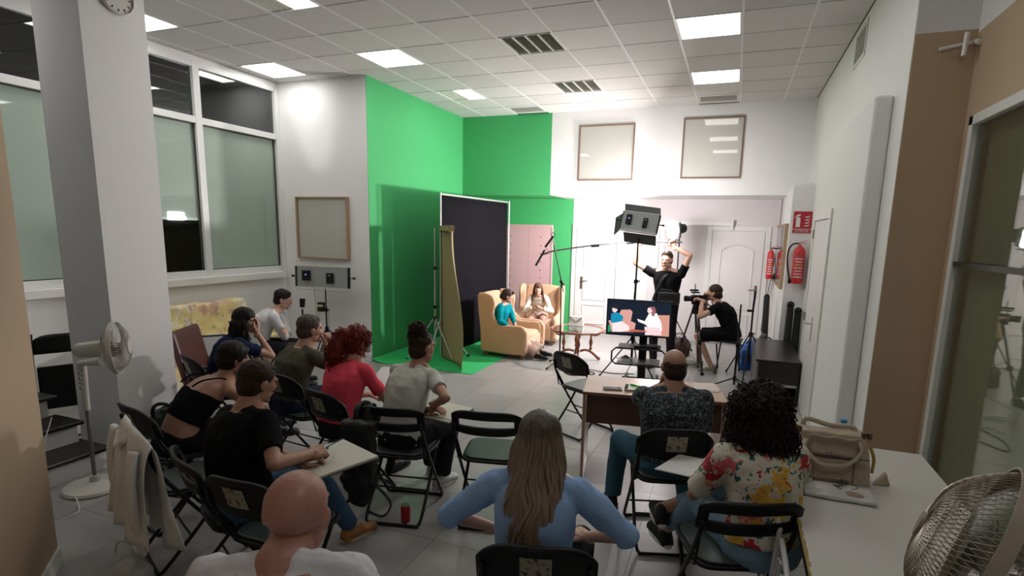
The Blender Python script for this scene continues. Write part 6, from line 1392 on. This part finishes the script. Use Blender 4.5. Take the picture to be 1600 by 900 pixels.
# ------------------------------------------------------------------ things in their hands
def slabthing(name, label, cat_, c, ux, uy, w_, h_, parts):
    c = Vector(c); x = Vector(ux).normalized(); y = Vector(uy); y = (y - x * x.dot(y)).normalized(); R = Matrix((x, y, x.cross(y))).transposed(); t = thing(name, label, cat_, c)
    for n, m_, dx, dy, dz, a, b, th in parts: M().box(R @ Vector((dx, dy, dz)), (w_ * a, h_ * b, th), R).build(n, m_, t, world=False, bevel=min(.002, th / 3))
    return t, R
PGC = mat('sketch_paper', (.60, .59, .50), .7); CVR = mat('book_cover_black', (.015, .015, .016), .5)
a_, b_, c_, d_ = PZ(470, 716, .68), PZ(515, 684, .68), PZ(566, 706, .70), PZ(525, 753, .70)
cc = (a_ + b_ + c_ + d_) / 4
t, R = slabthing('sketchbook', 'open cream sketchbook on the lap of the man in black', 'sketchbook', cc - Vector((0, 0, .012)), (c_ - b_) + (d_ - a_), (b_ - a_) + (c_ - d_), ((c_ - b_).length + (d_ - a_).length) / 2, ((b_ - a_).length + (c_ - d_).length) / 2,
    [('cover', CVR, 0, 0, -.004, 1.01, 1.01, .004), ('pages', mat('page_edge', (.45, .42, .34), .8), 0, 0, .004, 1, 1, .012), ('drawing_sheet', PGC, 0, 0, .0112, .99, .99, .0015)])
for k, (x, y, l) in enumerate(((.01, .0, .05), (-.03, .03, .04), (.03, -.03, .05))): M().box(R @ Vector((x, y, .0122)), (l, .002, .0006), R @ Matrix.Rotation(k * .8, 3, 'Z')).build('pencil_line', mat('graphite', (.2, .2, .19), .7), t, world=False)
def pen(label, p0, p1, m_): 
    p0, p1 = Vector(p0), Vector(p1); t = thing('pen', label, 'pen', p0); d = p1 - p0
    M().cyl(d * .12, d, .0045).build('barrel', m_, t, world=False, smooth='auto'); M().cyl((0, 0, 0), d * .12, .001, .004).build('tip', BLACKM, t, world=False); M().cyl(d * .86, d * 1.03, .0052).build('cap', mat('pen_cap_navy', (.02, .04, .1), .4), t, world=False)
pen('light blue pen held upright in the hand of the man in black', PZ(508, 700, .70), PZ(531, 687, .80), mat('pen_blue', (.08, .28, .5), .4))
pen('blue pen lying across the cream sketchbook', PZ(498, 709, .705), PZ(512, 700, .71), mat('pen_steel_blue', (.05, .12, .25), .4))
q7 = OB['7']; W7 = q7['W']
slabthing('paper_sheets', 'white paper sheets held by the red-haired woman', 'papers', PZ(603, 592, .70), (1, .1, .05), (0, .8, .35), .24, .30, [('sheet', PG, 0, 0, 0, 1, 1, .002), ('sheet', PG, .01, .01, .003, 1, 1, .002)])
a_, b_, c_, d_ = PZ(640 + 25, 668, .66), PZ(688, 628, .66), PZ(720, 632, .66), PZ(688, 668, .66)
slabthing('sketchbook', 'sketchbook with black elastic on the lap of the woman with the bun', 'sketchbook', PZ(700, 645, .665), Vector((1, -.15, 0)), Vector((.15, 1, .06)), .24, .30, [('cover', CVR, 0, 0, -.005, 1.01, 1.01, .004), ('pages', PGC, 0, 0, .003, 1, 1, .012), ('elastic', CVR, 0, -.12, .0098, 1.0, .02, .002)])
t, R = slabthing('paper_sheet', 'white paper sheet on the lap of the curly-haired woman', 'papers', PZ(1068, 727, .68), (1, -.4, .12), (.4, 1, 0), .21, .28, [('sheet', PG, 0, 0, 0, 1, 1, .002), ('sheet', PG, .008, .004, .003, 1, 1, .0015)])
# black backpack hung on chair 8
WC = WM[CH['8'].name]; BN = MATS['black_nylon']
t = thing('black_jacket_bag', 'black bag with teal emblem hanging from the back of a chair', 'bag', tuple(WC.translation), CH['8'].rotation_euler.z)
b = M().box((-.16, -.33, .52), (.20, .10, .46)).ell((-.17, -.34, .34), (.11, .07, .16)); place('body', remesh(b, 'b', .012, 5, .025, 9, 6), BN, t, False)
M().tube(smoothpath([(-.20, -.30, .75), (-.2, -.27, .82), (-.2, -.20, .82), (-.2, -.17, .7)], 5), .018, 8, flat=.4).tube(smoothpath([(-.12, -.30, .75), (-.12, -.27, .82), (-.12, -.20, .82), (-.12, -.17, .7)], 5), .018, 8, flat=.4).build('strap', BN, t, world=False, smooth=True)
M().tube(smoothpath([(-.10, -.36, .36), (.0, -.40, .34), (.06, -.38, .24), (.0, -.36, .14), (-.1, -.36, .16)], 6), .013, 8, flat=.4).build('loose_strap', BN, t, world=False, smooth=True)
TE = mat('teal_print', (.02, .35, .28), .5)
M().box((-.13, -.395, .56), (.055, .004, .065)).build('emblem_field', TE, t, world=False, bevel=.0)
M().tube([(-.115 + .0, -.399, .575), (-.14, -.399, .575), (-.147, -.399, .56), (-.14, -.399, .545), (-.115, -.399, .545)], .004, 6).build('emblem', mat('pale_teal', (.3, .6, .5), .5), t, world=False)
